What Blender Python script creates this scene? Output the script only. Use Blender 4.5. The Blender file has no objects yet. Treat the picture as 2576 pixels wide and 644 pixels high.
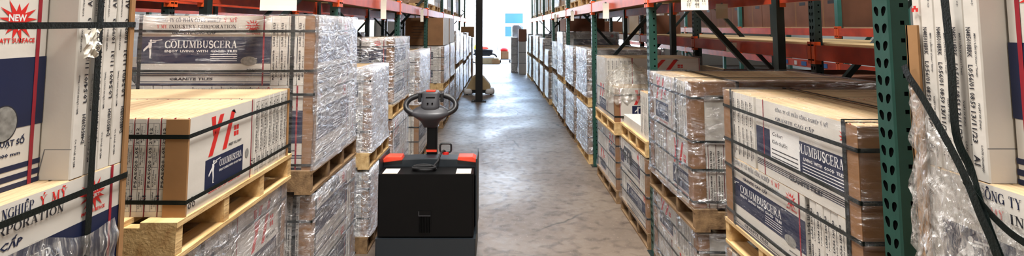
import bpy, math, random
from mathutils import Vector, Matrix
C = bpy.context
SC = C.scene
COL = SC.collection
PI = math.pi

# ------------------------------------------------------------------ materials
def s2l(c):
    return tuple(((v / 12.92) if v <= .04045 else ((v + .055) / 1.055) ** 2.4) for v in c)
def rgb(r, g, b):
    return s2l((r / 255, g / 255, b / 255)) + (1,)

MAT = {}
def pmat(name, col, rough=.6, metal=0, var=.12, scale=6, bump=0, bscale=40, col2=None, stretch=(1, 1, 1), spec=.5, coat=0):
    m = bpy.data.materials.new(name); m.use_nodes = True
    nt = m.node_tree; n = nt.nodes; l = nt.links
    b = n['Principled BSDF']
    b.inputs['Roughness'].default_value = rough
    b.inputs['Metallic'].default_value = metal
    b.inputs['Specular IOR Level'].default_value = spec
    b.inputs['Coat Weight'].default_value = coat
    tc = n.new('ShaderNodeTexCoord'); mp = n.new('ShaderNodeMapping')
    mp.inputs['Scale'].default_value = stretch
    l.new(tc.outputs['Object'], mp.inputs['Vector'])
    nz = n.new('ShaderNodeTexNoise'); nz.inputs['Scale'].default_value = scale
    nz.inputs['Detail'].default_value = 5
    l.new(mp.outputs[0], nz.inputs['Vector'])
    mx = n.new('ShaderNodeMix'); mx.data_type = 'RGBA'
    c2 = col2 if col2 else tuple(v * (1 - var * 2) for v in col[:3]) + (1,)
    mx.inputs[6].default_value = col; mx.inputs[7].default_value = c2
    rp = n.new('ShaderNodeValToRGB'); rp.color_ramp.elements[0].position = .35; rp.color_ramp.elements[1].position = .7
    l.new(nz.outputs['Fac'], rp.inputs[0]); l.new(rp.outputs[0], mx.inputs[0])
    l.new(mx.outputs[2], b.inputs['Base Color'])
    if bump:
        n2 = n.new('ShaderNodeTexNoise'); n2.inputs['Scale'].default_value = bscale; n2.inputs['Detail'].default_value = 4
        l.new(mp.outputs[0], n2.inputs['Vector'])
        bp = n.new('ShaderNodeBump'); bp.inputs['Strength'].default_value = bump; bp.inputs['Distance'].default_value = .01
        l.new(n2.outputs['Fac'], bp.inputs['Height']); l.new(bp.outputs[0], b.inputs['Normal'])
    MAT[name] = m
    return m

pmat('card_white', rgb(216, 210, 200), .55, var=.05, scale=5, bump=.15, bscale=14)
pmat('card_grey', rgb(178, 174, 170), .55, var=.05, scale=4, bump=.12, bscale=12)
pmat('card_top', rgb(186, 160, 122), .7, scale=5, col2=rgb(142, 116, 84), stretch=(1, 9, 1), bump=.5, bscale=14)
pmat('card_brown', rgb(142, 102, 66), .75, var=.1, scale=5, bump=.1, bscale=30)
pmat('card_kraft', rgb(160, 118, 74), .75, var=.08, scale=3, bump=.1, bscale=20)
pmat('navy', rgb(19, 31, 66), .5, var=.1)
pmat('red', rgb(214, 40, 34), .5, var=.04)
pmat('white_ink', rgb(232, 230, 226), .55, var=.03)
pmat('ink', rgb(36, 36, 44), .6, var=.04)
pmat('ink_grey', rgb(110, 110, 112), .6, var=.04)
pmat('oval_grey', rgb(150, 148, 142), .5, var=.25, scale=60)
pmat('red_tape', rgb(158, 32, 48), .35, var=.1, scale=30)
pmat('strap', rgb(7, 19, 16), .4, spec=.35, var=.15, scale=30, bump=.2, bscale=160)
pmat('strap_dark', rgb(14, 18, 19), .4, var=.15, scale=30)
pmat('wood', rgb(222, 190, 136), .7, var=.12, scale=4, col2=rgb(176, 136, 84), stretch=(5, .8, 5), bump=.25, bscale=18)
pmat('wood_old', rgb(150, 120, 84), .8, var=.2, scale=4, col2=rgb(96, 72, 48), stretch=(5, .8, 5), bump=.25, bscale=18)
pmat('green', rgb(34, 74, 64), .4, metal=.0, var=.12, scale=8, bump=.08, bscale=30)
pmat('green_shaded', rgb(13, 34, 33), .45, var=.15, scale=8)  # rack green again, with the shade deep in the racks put into the colour
pmat('connector_orange', rgb(236, 96, 38), .42, var=.06)
pmat('orange', rgb(210, 74, 40), .42, var=.12, scale=5, col2=rgb(176, 60, 34), bump=.05)
pmat('teal_far', rgb(58, 120, 112), .5, var=.1)
pmat('deck', rgb(190, 164, 118), .8, var=.12, scale=3, stretch=(4, 1, 1))
pmat('black_plastic', rgb(24, 24, 27), .42, var=.08, scale=30)
pmat('dark_paint', rgb(4, 4, 5), .5, var=.15, scale=4, spec=.2)
pmat('slate_paint', rgb(32, 39, 45), .5, var=.1, scale=4)
pmat('grey_plastic', rgb(62, 62, 66), .4, var=.06, scale=20)
pmat('orange_red', rgb(232, 70, 44), .45, var=.06)
pmat('paper', rgb(228, 222, 206), .7, var=.04)
pmat('col_black', rgb(8, 7, 9), .7, var=.15, scale=6)
pmat('tan', rgb(190, 166, 124), .75, var=.08, scale=5)
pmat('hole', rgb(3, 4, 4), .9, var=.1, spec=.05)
pmat('steel', rgb(150, 150, 150), .35, metal=.8, var=.1)
pmat('white_panel', rgb(226, 226, 228), .5, var=.04, scale=2)
pmat('wall_paint', rgb(196, 190, 182), .8, var=.06, scale=.6)
pmat('roof_paint', rgb(170, 168, 164), .85, var=.08, scale=.5)
pmat('carton_dark', rgb(128, 86, 66), .8, var=.1, scale=3)
pmat('blue', rgb(50, 108, 176), .45, var=.05)
pmat('yellow', rgb(226, 214, 60), .5, var=.05)
pmat('pavement', rgb(190, 188, 184), .85, var=.06, scale=1)
pmat('blue_glass', rgb(0, 52, 104), .3, var=.15, scale=.4)
pmat('facade', rgb(226, 228, 230), .8, var=.04, scale=.3)
pmat('rubber', rgb(22, 22, 24), .8, var=.1)

def film(name, base=.10, streak=.55, tint=(.93, .93, .95, 1), scl=(1.2, 5, 3), rot=(0, 0, 0), rough=.16, white=.35, fr=.5):
    m = bpy.data.materials.new(name); m.use_nodes = True
    nt = m.node_tree; n = nt.nodes; l = nt.links
    for x in list(n): n.remove(x)
    out = n.new('ShaderNodeOutputMaterial')
    tc = n.new('ShaderNodeTexCoord'); mp = n.new('ShaderNodeMapping')
    mp.inputs['Scale'].default_value = scl; mp.inputs['Rotation'].default_value = rot
    l.new(tc.outputs['Object'], mp.inputs[0])
    nz = n.new('ShaderNodeTexNoise'); nz.inputs['Scale'].default_value = 3.2; nz.inputs['Detail'].default_value = 7
    nz.inputs['Roughness'].default_value = .65; nz.inputs['Distortion'].default_value = .9
    l.new(mp.outputs[0], nz.inputs['Vector'])
    rp = n.new('ShaderNodeValToRGB')
    e = rp.color_ramp.elements
    e[0].position = .47; e[0].color = (0, 0, 0, 1); e[1].position = .68; e[1].color = (1, 1, 1, 1)
    l.new(nz.outputs['Fac'], rp.inputs[0])
    ma = n.new('ShaderNodeMath'); ma.operation = 'MULTIPLY_ADD'; ma.inputs[1].default_value = streak; ma.inputs[2].default_value = base
    l.new(rp.outputs[0], ma.inputs[0])
    bp = n.new('ShaderNodeBump'); bp.inputs['Strength'].default_value = 1.0; bp.inputs['Distance'].default_value = .05
    n3 = n.new('ShaderNodeTexNoise'); n3.inputs['Scale'].default_value = 4.5; n3.inputs['Detail'].default_value = 5; n3.inputs['Distortion'].default_value = 1.2
    l.new(mp.outputs[0], n3.inputs['Vector'])
    l.new(n3.outputs['Fac'], bp.inputs['Height'])
    gl = n.new('ShaderNodeBsdfGlossy'); gl.inputs['Roughness'].default_value = rough; gl.inputs['Color'].default_value = (1, 1, 1, 1)
    l.new(bp.outputs[0], gl.inputs['Normal'])
    df = n.new('ShaderNodeBsdfDiffuse'); df.inputs['Color'].default_value = tint
    mg = n.new('ShaderNodeMixShader'); mg.inputs[0].default_value = white
    l.new(gl.outputs[0], mg.inputs[1]); l.new(df.outputs[0], mg.inputs[2])
    tr = n.new('ShaderNodeBsdfTransparent'); tr.inputs['Color'].default_value = (.97, .97, .97, 1)
    lw = n.new('ShaderNodeLayerWeight'); lw.inputs['Blend'].default_value = .35
    l.new(bp.outputs[0], lw.inputs['Normal'])
    m2 = n.new('ShaderNodeMath'); m2.operation = 'MULTIPLY_ADD'; m2.inputs[1].default_value = fr; m2.use_clamp = True
    l.new(lw.outputs['Fresnel'], m2.inputs[0]); l.new(ma.outputs[0], m2.inputs[2])
    mf = n.new('ShaderNodeMixShader')
    l.new(m2.outputs[0], mf.inputs[0]); l.new(tr.outputs[0], mf.inputs[1]); l.new(mg.outputs[0], mf.inputs[2])
    l.new(mf.outputs[0], out.inputs[0])
    MAT[name] = m
film('film_light', .0, .12, scl=(1.2, 1.2, 9), rot=(.1, .25, 0), white=.35, fr=.14)
film('film_mid', .02, .40, tint=(.84, .86, .93, 1), scl=(2, 2, 6), rot=(.5, .5, .2), white=.2, fr=.38)
film('film_heavy', .18, .6, tint=(.84, .87, .95, 1), scl=(2.2, 2.2, 5), rot=(.6, .4, .3), white=.3, fr=.7, rough=.13)
film('film_loose', .16, .5, tint=(.82, .77, .64, 1), scl=(3, 3, 3), white=.4)
film('film_drape', .07, .7, tint=(.80, .76, .70, 1), scl=(6, 16, 2.2), rot=(.35, 0, 0), white=.35, rough=.22)

def floor_mat():
    m = bpy.data.materials.new('concrete'); m.use_nodes = True
    nt = m.node_tree; n = nt.nodes; l = nt.links; b = n['Principled BSDF']
    tc = n.new('ShaderNodeTexCoord')
    def noise(s, d, dist=0, vec=None):
        z = n.new('ShaderNodeTexNoise'); z.inputs['Scale'].default_value = s; z.inputs['Detail'].default_value = d; z.inputs['Distortion'].default_value = dist
        l.new(vec or tc.outputs['Object'], z.inputs['Vector']); return z
    def ramp(src, a, b_, c0=(0, 0, 0, 1), c1=(1, 1, 1, 1)):
        r = n.new('ShaderNodeValToRGB'); r.color_ramp.elements[0].position = a; r.color_ramp.elements[1].position = b_
        r.color_ramp.elements[0].color = c0; r.color_ramp.elements[1].color = c1
        l.new(src, r.inputs[0]); return r
    def mix(f, a, b_, blend='MIX'):
        x = n.new('ShaderNodeMix'); x.data_type = 'RGBA'; x.blend_type = blend
        if hasattr(f, 'links'): l.new(f, x.inputs[0])
        else: x.inputs[0].default_value = f
        for i, v in ((6, a), (7, b_)):
            if isinstance(v, tuple): x.inputs[i].default_value = v
            else: l.new(v, x.inputs[i])
        return x.outputs[2]
    n1 = noise(.8, 6, .6); n2 = noise(7, 8, .4); n3 = noise(45, 4)
    base = mix(ramp(n1.outputs['Fac'], .3, .7).outputs[0], rgb(134, 119, 105), rgb(98, 84, 70))
    base = mix(ramp(n2.outputs['Fac'], .5, .72).outputs[0], base, rgb(76, 62, 52))
    base = mix(ramp(n3.outputs['Fac'], .62, .72).outputs[0], base, rgb(146, 130, 116))
    # cracks
    mp = n.new('ShaderNodeMapping'); l.new(tc.outputs['Object'], mp.inputs[0])
    ad = n.new('ShaderNodeMix'); ad.data_type = 'RGBA'; ad.inputs[0].default_value = .22
    n4 = noise(2.2, 4); l.new(mp.outputs[0], ad.inputs[6]); l.new(n4.outputs['Color'], ad.inputs[7])
    vo = n.new('ShaderNodeTexVoronoi'); vo.feature = 'DISTANCE_TO_EDGE'; vo.inputs['Scale'].default_value = .75
    l.new(ad.outputs[2], vo.inputs['Vector'])
    cr = ramp(vo.outputs['Distance'], .0, .012, (1, 1, 1, 1), (0, 0, 0, 1))
    n5 = ramp(noise(.5, 2).outputs['Fac'], .48, .6)
    mm = n.new('ShaderNodeMath'); mm.operation = 'MULTIPLY'; l.new(cr.outputs[0], mm.inputs[0]); l.new(n5.outputs[0], mm.inputs[1])
    base = mix(mm.outputs[0], base, rgb(52, 42, 36))
    l.new(base, b.inputs['Base Color'])
    n7 = noise(3.2, 9, 1.4); base = mix(ramp(n7.outputs['Fac'], .56, .70, (0, 0, 0, 1), (.55, .55, .55, 1)).outputs[0], base, rgb(70, 56, 46))
    n8 = noise(90, 3); base = mix(ramp(n8.outputs['Fac'], .56, .66, (0, 0, 0, 1), (.4, .4, .4, 1)).outputs[0], base, rgb(176, 162, 150))
    sx = n.new('ShaderNodeSeparateXYZ'); l.new(tc.outputs['Object'], sx.inputs[0])
    def joint(sock, per, off, wd):
        a = n.new('ShaderNodeMath'); a.operation = 'ADD'; a.inputs[1].default_value = off; l.new(sock, a.inputs[0])
        a1 = n.new('ShaderNodeMath'); a1.operation = 'PINGPONG'; a1.inputs[1].default_value = per / 2; l.new(a.outputs[0], a1.inputs[0])
        a2 = n.new('ShaderNodeMath'); a2.operation = 'LESS_THAN'; a2.inputs[1].default_value = wd; l.new(a1.outputs[0], a2.inputs[0]); return a2.outputs[0]
    base = mix(joint(sx.outputs[1], 4.5, .6, .012), base, rgb(44, 36, 32)); base = mix(joint(sx.outputs[0], 5.0, 2.1, .006), base, rgb(60, 50, 44))
    rr = ramp(n1.outputs['Fac'], .35, .65, (.34, .34, .34, 1), (.56, .56, .56, 1))
    n6 = noise(14, 6); rr2 = mix(.35, rr.outputs[0], n6.outputs['Fac'])
    l.new(rr2, b.inputs['Roughness'])
    bp = n.new('ShaderNodeBump'); bp.inputs['Strength'].default_value = .25; bp.inputs['Distance'].default_value = .01
    l.new(n2.outputs['Fac'], bp.inputs['Height']); l.new(bp.outputs[0], b.inputs['Normal'])
    MAT['concrete'] = m
floor_mat()

# ------------------------------------------------------------------ mesh builder
class MB:
    def __init__(s): s.v = []; s.f = []; s.m = []; s.ms = []
    def mi(s, m):
        if m not in s.ms: s.ms.append(m)
        return s.ms.index(m)
    def add(s, vs, fs, m):
        o = len(s.v); s.v += [tuple(v) for v in vs]; k = s.mi(m)
        for f in fs: s.f.append(tuple(i + o for i in f)); s.m.append(k)
    def box(s, a, b, m, mtop=None, bev=0):
        x0, y0, z0 = a; x1, y1, z1 = b
        vs = [(x0, y0, z0), (x1, y0, z0), (x1, y1, z0), (x0, y1, z0), (x0, y0, z1), (x1, y0, z1), (x1, y1, z1), (x0, y1, z1)]
        fs = [(3, 2, 1, 0), (0, 1, 5, 4), (1, 2, 6, 5), (2, 3, 7, 6), (3, 0, 4, 7)]
        s.add(vs, fs, m); s.add(vs, [(4, 5, 6, 7)], mtop or m)
    def bar(s, p, q, w, h, m, up=(0, 0, 1)):
        p, q = Vector(p), Vector(q); d = (q - p).normalized(); u = Vector(up)
        a = d.cross(u); a = a.normalized() if a.length > 1e-4 else Vector((1, 0, 0)); b = a.cross(d).normalized()
        vs = []
        for c in (p, q):
            for i, j in ((-1, -1), (1, -1), (1, 1), (-1, 1)): vs.append(c + a * w / 2 * i + b * h / 2 * j)
        s.add(vs, [(3, 2, 1, 0), (4, 5, 6, 7), (0, 1, 5, 4), (1, 2, 6, 5), (2, 3, 7, 6), (3, 0, 4, 7)], m)
    def tube(s, pts, r, m, n=10, closed=False, rs=None):
        pts = [Vector(p) for p in pts]; N = len(pts); rings = []; pa = None
        for i, p in enumerate(pts):
            if closed: d = pts[(i + 1) % N] - pts[i - 1]
            else: d = pts[min(i + 1, N - 1)] - pts[max(i - 1, 0)]
            d.normalize()
            if pa is None:
                a = d.cross(Vector((0, 0, 1)));
                if a.length < .1: a = d.cross(Vector((0, 1, 0)))
            else: a = pa - d * pa.dot(d)
            a.normalize(); pa = a; b = d.cross(a); rr = rs[i] if rs else r
            rings.append([p + a * rr * math.cos(2 * PI * k / n) + b * rr * math.sin(2 * PI * k / n) for k in range(n)])
        vs = [v for r_ in rings for v in r_]; fs = []
        for i in range(N if closed else N - 1):
            for k in range(n):
                j = (i + 1) % N
                fs.append((i * n + k, i * n + (k + 1) % n, j * n + (k + 1) % n, j * n + k))
        if not closed: fs += [tuple(range(n))[::-1], tuple((N - 1) * n + k for k in range(n))]
        s.add(vs, fs, m)
    def prism(s, poly, fr, d0, d1, m):
        """2D polygon on frame fr=(o,u,v,nrm) extruded along nrm from d0 to d1"""
        o, u, v, w = [Vector(t) for t in fr]; n = len(poly)
        vs = [o + u * a + v * b + w * d0 for a, b in poly] + [o + u * a + v * b + w * d1 for a, b in poly]
        s.add(vs, [tuple(range(n))[::-1], tuple(range(n, 2 * n))] + [(i, (i + 1) % n, n + (i + 1) % n, n + i) for i in range(n)], m)
    def flat(s, vf, fr, d, m):
        o, u, v, w = [Vector(t) for t in fr]
        s.add([o + u * a + v * b + w * d for a, b in vf[0]], vf[1], m)
    def mesh(s, name):
        me = bpy.data.meshes.new(name); me.from_pydata(s.v, [], s.f)
        for m in s.ms: me.materials.append(MAT[m])
        me.polygons.foreach_set('material_index', s.m); me.update()
        return me
    def build(s, name, parent=None, loc=(0, 0, 0), rz=0, bev=0, smooth=False):
        me = s.mesh(name)
        return link(name, me, parent, loc, rz, bev, smooth)
def link(name, me, parent=None, loc=(0, 0, 0), rz=0, bev=0, smooth=False):
    o = bpy.data.objects.new(name, me); COL.objects.link(o)
    if parent: o.parent = parent
    o.location = loc; o.rotation_euler[2] = rz
    if smooth: me.shade_smooth()
    if bev:
        b = o.modifiers.new('b', 'BEVEL'); b.width = bev; b.segments = 2; b.limit_method = 'ANGLE'; b.angle_limit = math.radians(50)
    return o
def tag(o, label=None, cat=None, group=None, kind='thing'):
    if label: o['label'] = label
    if cat and not group:
        sd = 'right' if (o.location.x > 0) else 'left'
        group = {'pallet': 'wooden pallets of the %s row', 'tile stack': 'tile stacks of the %s row', 'rack frame': 'rack upright frames on the %s', 'rack beam': 'rack beams on the %s',
                 'shelf deck': 'shelf decks on the %s', 'carton load': 'carton loads on the %s overhead shelves', 'paper tag': 'paper tags on the %s beams', 'ceiling lamp': 'ceiling lamps %s'}.get(cat)
        if group: group = group % sd if cat != 'ceiling lamp' else 'ceiling lamps'
    if cat: o['category'] = cat
    if group: o['group'] = group
    if kind: o['kind'] = kind
    return o
def empty(name, loc=(0, 0, 0), rz=0):
    o = bpy.data.objects.new(name, None); COL.objects.link(o); o.location = loc; o.rotation_euler[2] = rz
    o.empty_display_size = .1
    return o

# ------------------------------------------------------------------ lettering
_tc = {}
_mono = None
def sans(txt, bold=0.0):
    k = (txt, bold)
    if k in _tc: return _tc[k]
    cu = bpy.data.curves.new('t', 'FONT'); cu.body = txt; cu.size = 1; cu.resolution_u = 1; cu.offset = bold; cu.fill_mode = 'FRONT'
    o = bpy.data.objects.new('t', cu); COL.objects.link(o)
    dg = C.evaluated_depsgraph_get(); me = o.evaluated_get(dg).to_mesh()
    vs = [(v.co.x, v.co.y) for v in me.vertices]; fs = [tuple(p.vertices) for p in me.polygons]
    o.evaluated_get(dg).to_mesh_clear(); bpy.data.objects.remove(o); bpy.data.curves.remove(cu)
    if vs:
        x0 = min(v[0] for v in vs); vs = [(a - x0, b) for a, b in vs]
    w = max([v[0] for v in vs] + [.01])
    _tc[k] = (vs, fs, w, .72)   # cap height of the face
    return _tc[k]

TK, TN = .17, .055
def _sweep(pts, mode='auto', tk=TK, tn=TN):
    vs, fs = [], []
    for i, (x, y) in enumerate(pts):
        a = pts[max(i - 1, 0)]; b = pts[min(i + 1, len(pts) - 1)]
        dx, dy = b[0] - a[0], b[1] - a[1]; L = math.hypot(dx, dy) or 1; dx /= L; dy /= L
        w = tk if mode == 'k' else tn if mode == 'n' else tn + (tk - tn) * abs(dy) ** 1.6
        vs += [(x - dy * w / 2, y + dx * w / 2), (x + dy * w / 2, y - dx * w / 2)]
    for i in range(len(pts) - 1): fs.append((2 * i, 2 * i + 1, 2 * i + 3, 2 * i + 2))
    return vs, fs
def _arc(cx, cy, rx, ry, a0, a1, n=12):
    return [(cx + rx * math.cos(math.radians(a0 + (a1 - a0) * i / n)), cy + ry * math.sin(math.radians(a0 + (a1 - a0) * i / n))) for i in range(n + 1)]
def _glyphs():
    V = lambda x, y0=0, y1=1: (([(x, y0), (x, y1)]), 'k')
    Hn = lambda x0, x1, y: (([(x0, y), (x1, y)]), 'n')
    S = lambda x, y: (([(x - .16, y + (.03 if y < .5 else -.03)), (x + .16, y + (.03 if y < .5 else -.03))]), 'n')
    G = {}
    G['C'] = (.78, [(_arc(.45, .5, .37, .47, 50, 320, 16), 'a'), (([(.72, .68), (.72, .97)]), 'n'), (([(.74, .04), (.74, .28)]), 'n')])
    G['O'] = (.86, [(_arc(.43, .5, .35, .47, 0, 360, 20), 'a')])
    G['G'] = (.86, [(_arc(.45, .5, .37, .47, 50, 320, 16), 'a'), (([(.72, .68), (.72, .97)]), 'n'), V(.74, 0, .45), (([(.58, .43), (.88, .43)]), 'n')])
    G['L'] = (.68, [V(.18), S(.18, 1), S(.18, 0), Hn(.1, .64, .03), (([(.64, .0), (.64, .3)]), 'n')])
    G['U'] = (.84, [([(.2, 1), (.2, .35)], 'k'), (_arc(.43, .33, .23, .3, 180, 360, 8), 'a'), (([(.68, .33), (.68, 1)]), 'n'), S(.2, 1), S(.68, 1)])
    G['M'] = (1.05, [(([(.18, 0), (.18, 1)]), 'n'), (([(.2, 1), (.52, .05)]), 'k'), (([(.52, .05), (.84, 1)]), 'n'), V(.86), S(.18, 0), S(.86, 0), S(.14, 1), S(.9, 1)])
    G['B'] = (.76, [V(.18), S(.16, 1), S(.16, 0), (_arc(.36, .75, .24, .22, 90, -90, 8), 'a'), (_arc(.38, .27, .3, .25, 90, -90, 8), 'a'), Hn(.15, .38, .97), Hn(.15, .38, .52), Hn(.15, .38, .02)])
    G['S'] = (.64, [(_arc(.32, .73, .21, .24, 30, 230, 10) + _arc(.33, .26, .23, .24, 60, -150, 10), 'k'), (([(.53, .72), (.53, .97)]), 'n'), (([(.1, .03), (.1, .28)]), 'n')])
    G['E'] = (.7, [V(.18), S(.16, 1), S(.16, 0), Hn(.15, .62, .97), Hn(.15, .5, .52), Hn(.15, .64, .03), (([(.6, .78), (.6, 1)]), 'n'), (([(.64, 0), (.64, .26)]), 'n'), (([(.5, .4), (.5, .64)]), 'n')])
    G['R'] = (.82, [V(.18), S(.16, 1), S(.16, 0), (_arc(.38, .74, .25, .23, 90, -90, 8), 'a'), Hn(.15, .38, .97), Hn(.15, .4, .51), (([(.42, .5), (.7, .02)]), 'k'), Hn(.62, .84, .03)])
    G['P'] = (.72, [V(.18), S(.16, 1), S(.18, 0), (_arc(.38, .72, .26, .25, 90, -90, 8), 'a'), Hn(.15, .38, .97), Hn(.15, .4, .47)])
    G['A'] = (.84, [(([(.14, 0), (.42, 1)]), 'n'), (([(.42, 1), (.7, 0)]), 'k'), Hn(.24, .62, .33), S(.14, 0), S(.7, 0)])
    G['N'] = (.86, [(([(.16, 0), (.16, 1)]), 'n'), (([(.18, 1), (.68, .0)]), 'k'), (([(.7, 0), (.7, 1)]), 'n'), S(.16, 0), S(.12, 1), S(.7, 1)])
    G['T'] = (.76, [V(.38), S(.38, 0), Hn(.06, .7, .97), (([(.07, .74), (.07, 1)]), 'n'), (([(.69, .74), (.69, 1)]), 'n')])
    G['Y'] = (.84, [(([(.14, 1), (.42, .5)]), 'k'), (([(.42, .5), (.7, 1)]), 'n'), V(.42, 0, .5), S(.42, 0), S(.14, 1), S(.7, 1)])
    G['H'] = (.88, [V(.18), V(.7), Hn(.18, .7, .5), S(.18, 0), S(.18, 1), S(.7, 0), S(.7, 1)])
    G['I'] = (.42, [V(.2), S(.2, 0), S(.2, 1)])
    G['D'] = (.84, [V(.18), S(.16, 1), S(.16, 0), (_arc(.38, .5, .36, .47, 90, -90, 12), 'a'), Hn(.15, .4, .97), Hn(.15, .4, .03)])
    G[' '] = (.45, [])
    G['.'] = (.3, [(([(.12, 0), (.12, .14)]), 'k')])
    acc = {'^': [(([(.25, 1.1), (.42, 1.28)]), 'k'), (([(.42, 1.28), (.6, 1.1)]), 'k')], "'": [(([(.45, 1.12), (.58, 1.32)]), 'k')],
           '`': [(([(.3, 1.5), (.45, 1.34)]), 'k')], '?': [(([(.42, 1.34), (.55, 1.45), (.42, 1.54)]), 'n')],
           '~': [(([(.22, 1.14), (.34, 1.24), (.48, 1.14), (.62, 1.24)]), 'k')], '.': [(([(.34, -.24), (.34, -.12)]), 'k')]}
    comp = {'Ô': 'O^', 'Ổ': 'O^?', 'Ầ': 'A^`', 'Ý': "Y'", 'Ỹ': 'Y~', 'Ệ': 'E^.', 'Ấ': "A^'", 'Ộ': 'O^.'}
    for k, v in comp.items():
        w, st = G[v[0]]; st = list(st)
        for a in v[1:]: st += acc[a]
        G[k] = (w, st)
    return G
GL = _glyphs()
def serif(txt, sp=.06):
    k = ('S', txt, sp)
    if k in _tc: return _tc[k]
    vs, fs, x = [], [], 0
    for ch in txt:
        w, st = GL.get(ch, GL[' '])
        for pts, mode in st:
            v, f = _sweep(pts, mode); o = len(vs)
            vs += [(a + x, b) for a, b in v]; fs += [tuple(i + o for i in q) for q in f]
        x += w + sp
    _tc[k] = (vs, fs, x, 1.0)
    return _tc[k]
def word(txt, h, w=None, font='sans', bold=.0, slant=0):
    vs, fs, tw, cap = serif(txt) if font == 'serif' else sans(txt, bold)
    sy = h / cap; sx = (w / tw) if w else sy
    return [(a * sx + b * sy * slant, b * sy) for a, b in vs], fs

class Print:
    """list of flat shapes in face coordinates"""
    def __init__(s): s.it = []
    def R(s, x0, z0, x1, z1, m, lv=0): s.it.append((([(x0, z0), (x1, z0), (x1, z1), (x0, z1)], [(0, 1, 2, 3)]), m, lv)); return s
    def P(s, pts, m, lv=1): s.it.append(((pts, [tuple(range(len(pts)))]), m, lv)); return s
    def T(s, t, x, z, h, m, w=None, font='sans', bold=.01, slant=0, rot=0, lv=1):
        vs, fs = word(t, h, w, font, bold, slant)
        if rot == 90: vs = [(-b, a) for a, b in vs]
        if rot == -90: vs = [(b, -a) for a, b in vs]
        s.it.append((([(a + x, b + z) for a, b in vs], fs), m, lv)); return s
    def scaled(s, kx, kz, dx=0, dz=0):
        q = Print(); q.it = [(([(a * kx + dx, b * kz + dz) for a, b in vf[0]], vf[1]), m, lv) for vf, m, lv in s.it]; return q
    def put(s, mb, fr):
        for vf, m, lv in s.it: mb.flat(vf, fr, .0005 + .0003 * lv, m)

def burst(cx, cz, r, n=13, seed=3):
    rd = random.Random(seed); pts = []
    for i in range(n * 2):
        a = PI * i / n + .1; q = r * (rd.uniform(.85, 1.15) if i % 2 == 0 else rd.uniform(.42, .52))
        pts.append((cx + q * math.cos(a) * 1.1, cz + q * math.sin(a)))
    vs = [(cx, cz)] + pts; fs = [(0, i + 1, (i + 1) % (2 * n) + 1) for i in range(2 * n)]
    return vs, fs
def ell(cx, cz, rx, rz, n=20):
    return [(cx + rx * math.cos(2 * PI * i / n), cz + rz * math.sin(2 * PI * i / n)) for i in range(n)]
def figure(P, x, z, h, m='white_ink', lv=2):
    """emblem: standing figure looking through a long spyglass"""
    q = lambda pts: [(x + a * h, z + b * h) for a, b in pts]
    P.P(q([(.30, .93), (.34, .98), (.40, .99), (.44, .95), (.43, .88), (.38, .85), (.32, .87)]), m, lv)
    P.P(q([(.26, .84), (.40, .84), (.44, .70), (.40, .50), (.30, .46), (.24, .62)]), m, lv)
    P.P(q([(.38, .84), (.36, .78), (.66, .84), (.66, .89)]), m, lv)
    P.P(q([(.45, .93), (.46, .89), (.98, .95), (.98, .99)]), m, lv)
    P.P(q([(.26, .72), (.24, .56), (.0, .34), (-.03, .44), (.10, .58)]), m, lv)
    P.P(q([(.29, .50), (.40, .52), (.42, .26), (.38, .04), (.48, .0), (.33, .0), (.32, .26)]), m, lv)

def face_C(W=.8, H=.4, lod=2):
    p = Print()
    if lod >= 1:
        p.T('CÔNG TY CỔ PHẦN CÔNG NGHIỆP', .112, .363, .022, 'navy', .385, 'serif'); p.T('Ý MỸ', .512, .363, .022, 'red', .085, 'serif')
        p.T('Y MY', .112, .328, .020, 'red', .062, 'serif'); p.T('INDUSTRY CORPORATION', .185, .328, .020, 'ink', .405, 'serif')
        p.T('GRANITE CAO CẤP', .2, .294, .016, 'navy', .27, bold=.03, slant=.2)
    p.R(.0, .125, .8, .280, 'navy')
    if lod >= 1:
        figure(p, .04, .155, .11)
        p.T('COLUMBUSCERA', .165, .214, .042, 'white_ink', .435, 'serif')
        p.T('ENJOY  LIVING  WITH  GOOD  TILES', .165, .190, .013, 'white_ink', .435, bold=.03)
        for i in range(4): p.R(.44 - .0 * i, .176 - i * .012, .6, .179 - i * .012, 'white_ink', 1)
    p.P(ell(.672, .14, .05, .026), 'oval_grey', 2)
    v = burst(.69, .34, .044); p.it.append((v, 'red', 1))
    if lod >= 1:
        p.T('NEW', .668, .345, .012, 'white_ink', .04, bold=.04, lv=2); p.T('INKJET', .664, .331, .009, 'white_ink', .05, bold=.03, lv=2)
        p.T('MATT SURFACE', .65, .292, .009, 'red', .085, bold=.03)
        p.T('MADE IN VIETNAM', .66, .088, .007, 'ink', .09, bold=.03)
    p.R(.0, .064, .8, .070, 'navy'); p.R(.0, .054, .8, .058, 'navy')
    if lod >= 1: p.T('GRANITE TILES', .2, .030, .015, 'ink', .26, bold=.04, slant=.1)
    p.R(.0, .019, .8, .023, 'navy'); p.R(.0, .0, .8, .012, 'navy')
    p.R(.752, 0, .762, .4, 'red_tape', 3)
    return p.scaled(W / .8, H / .4)
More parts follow.
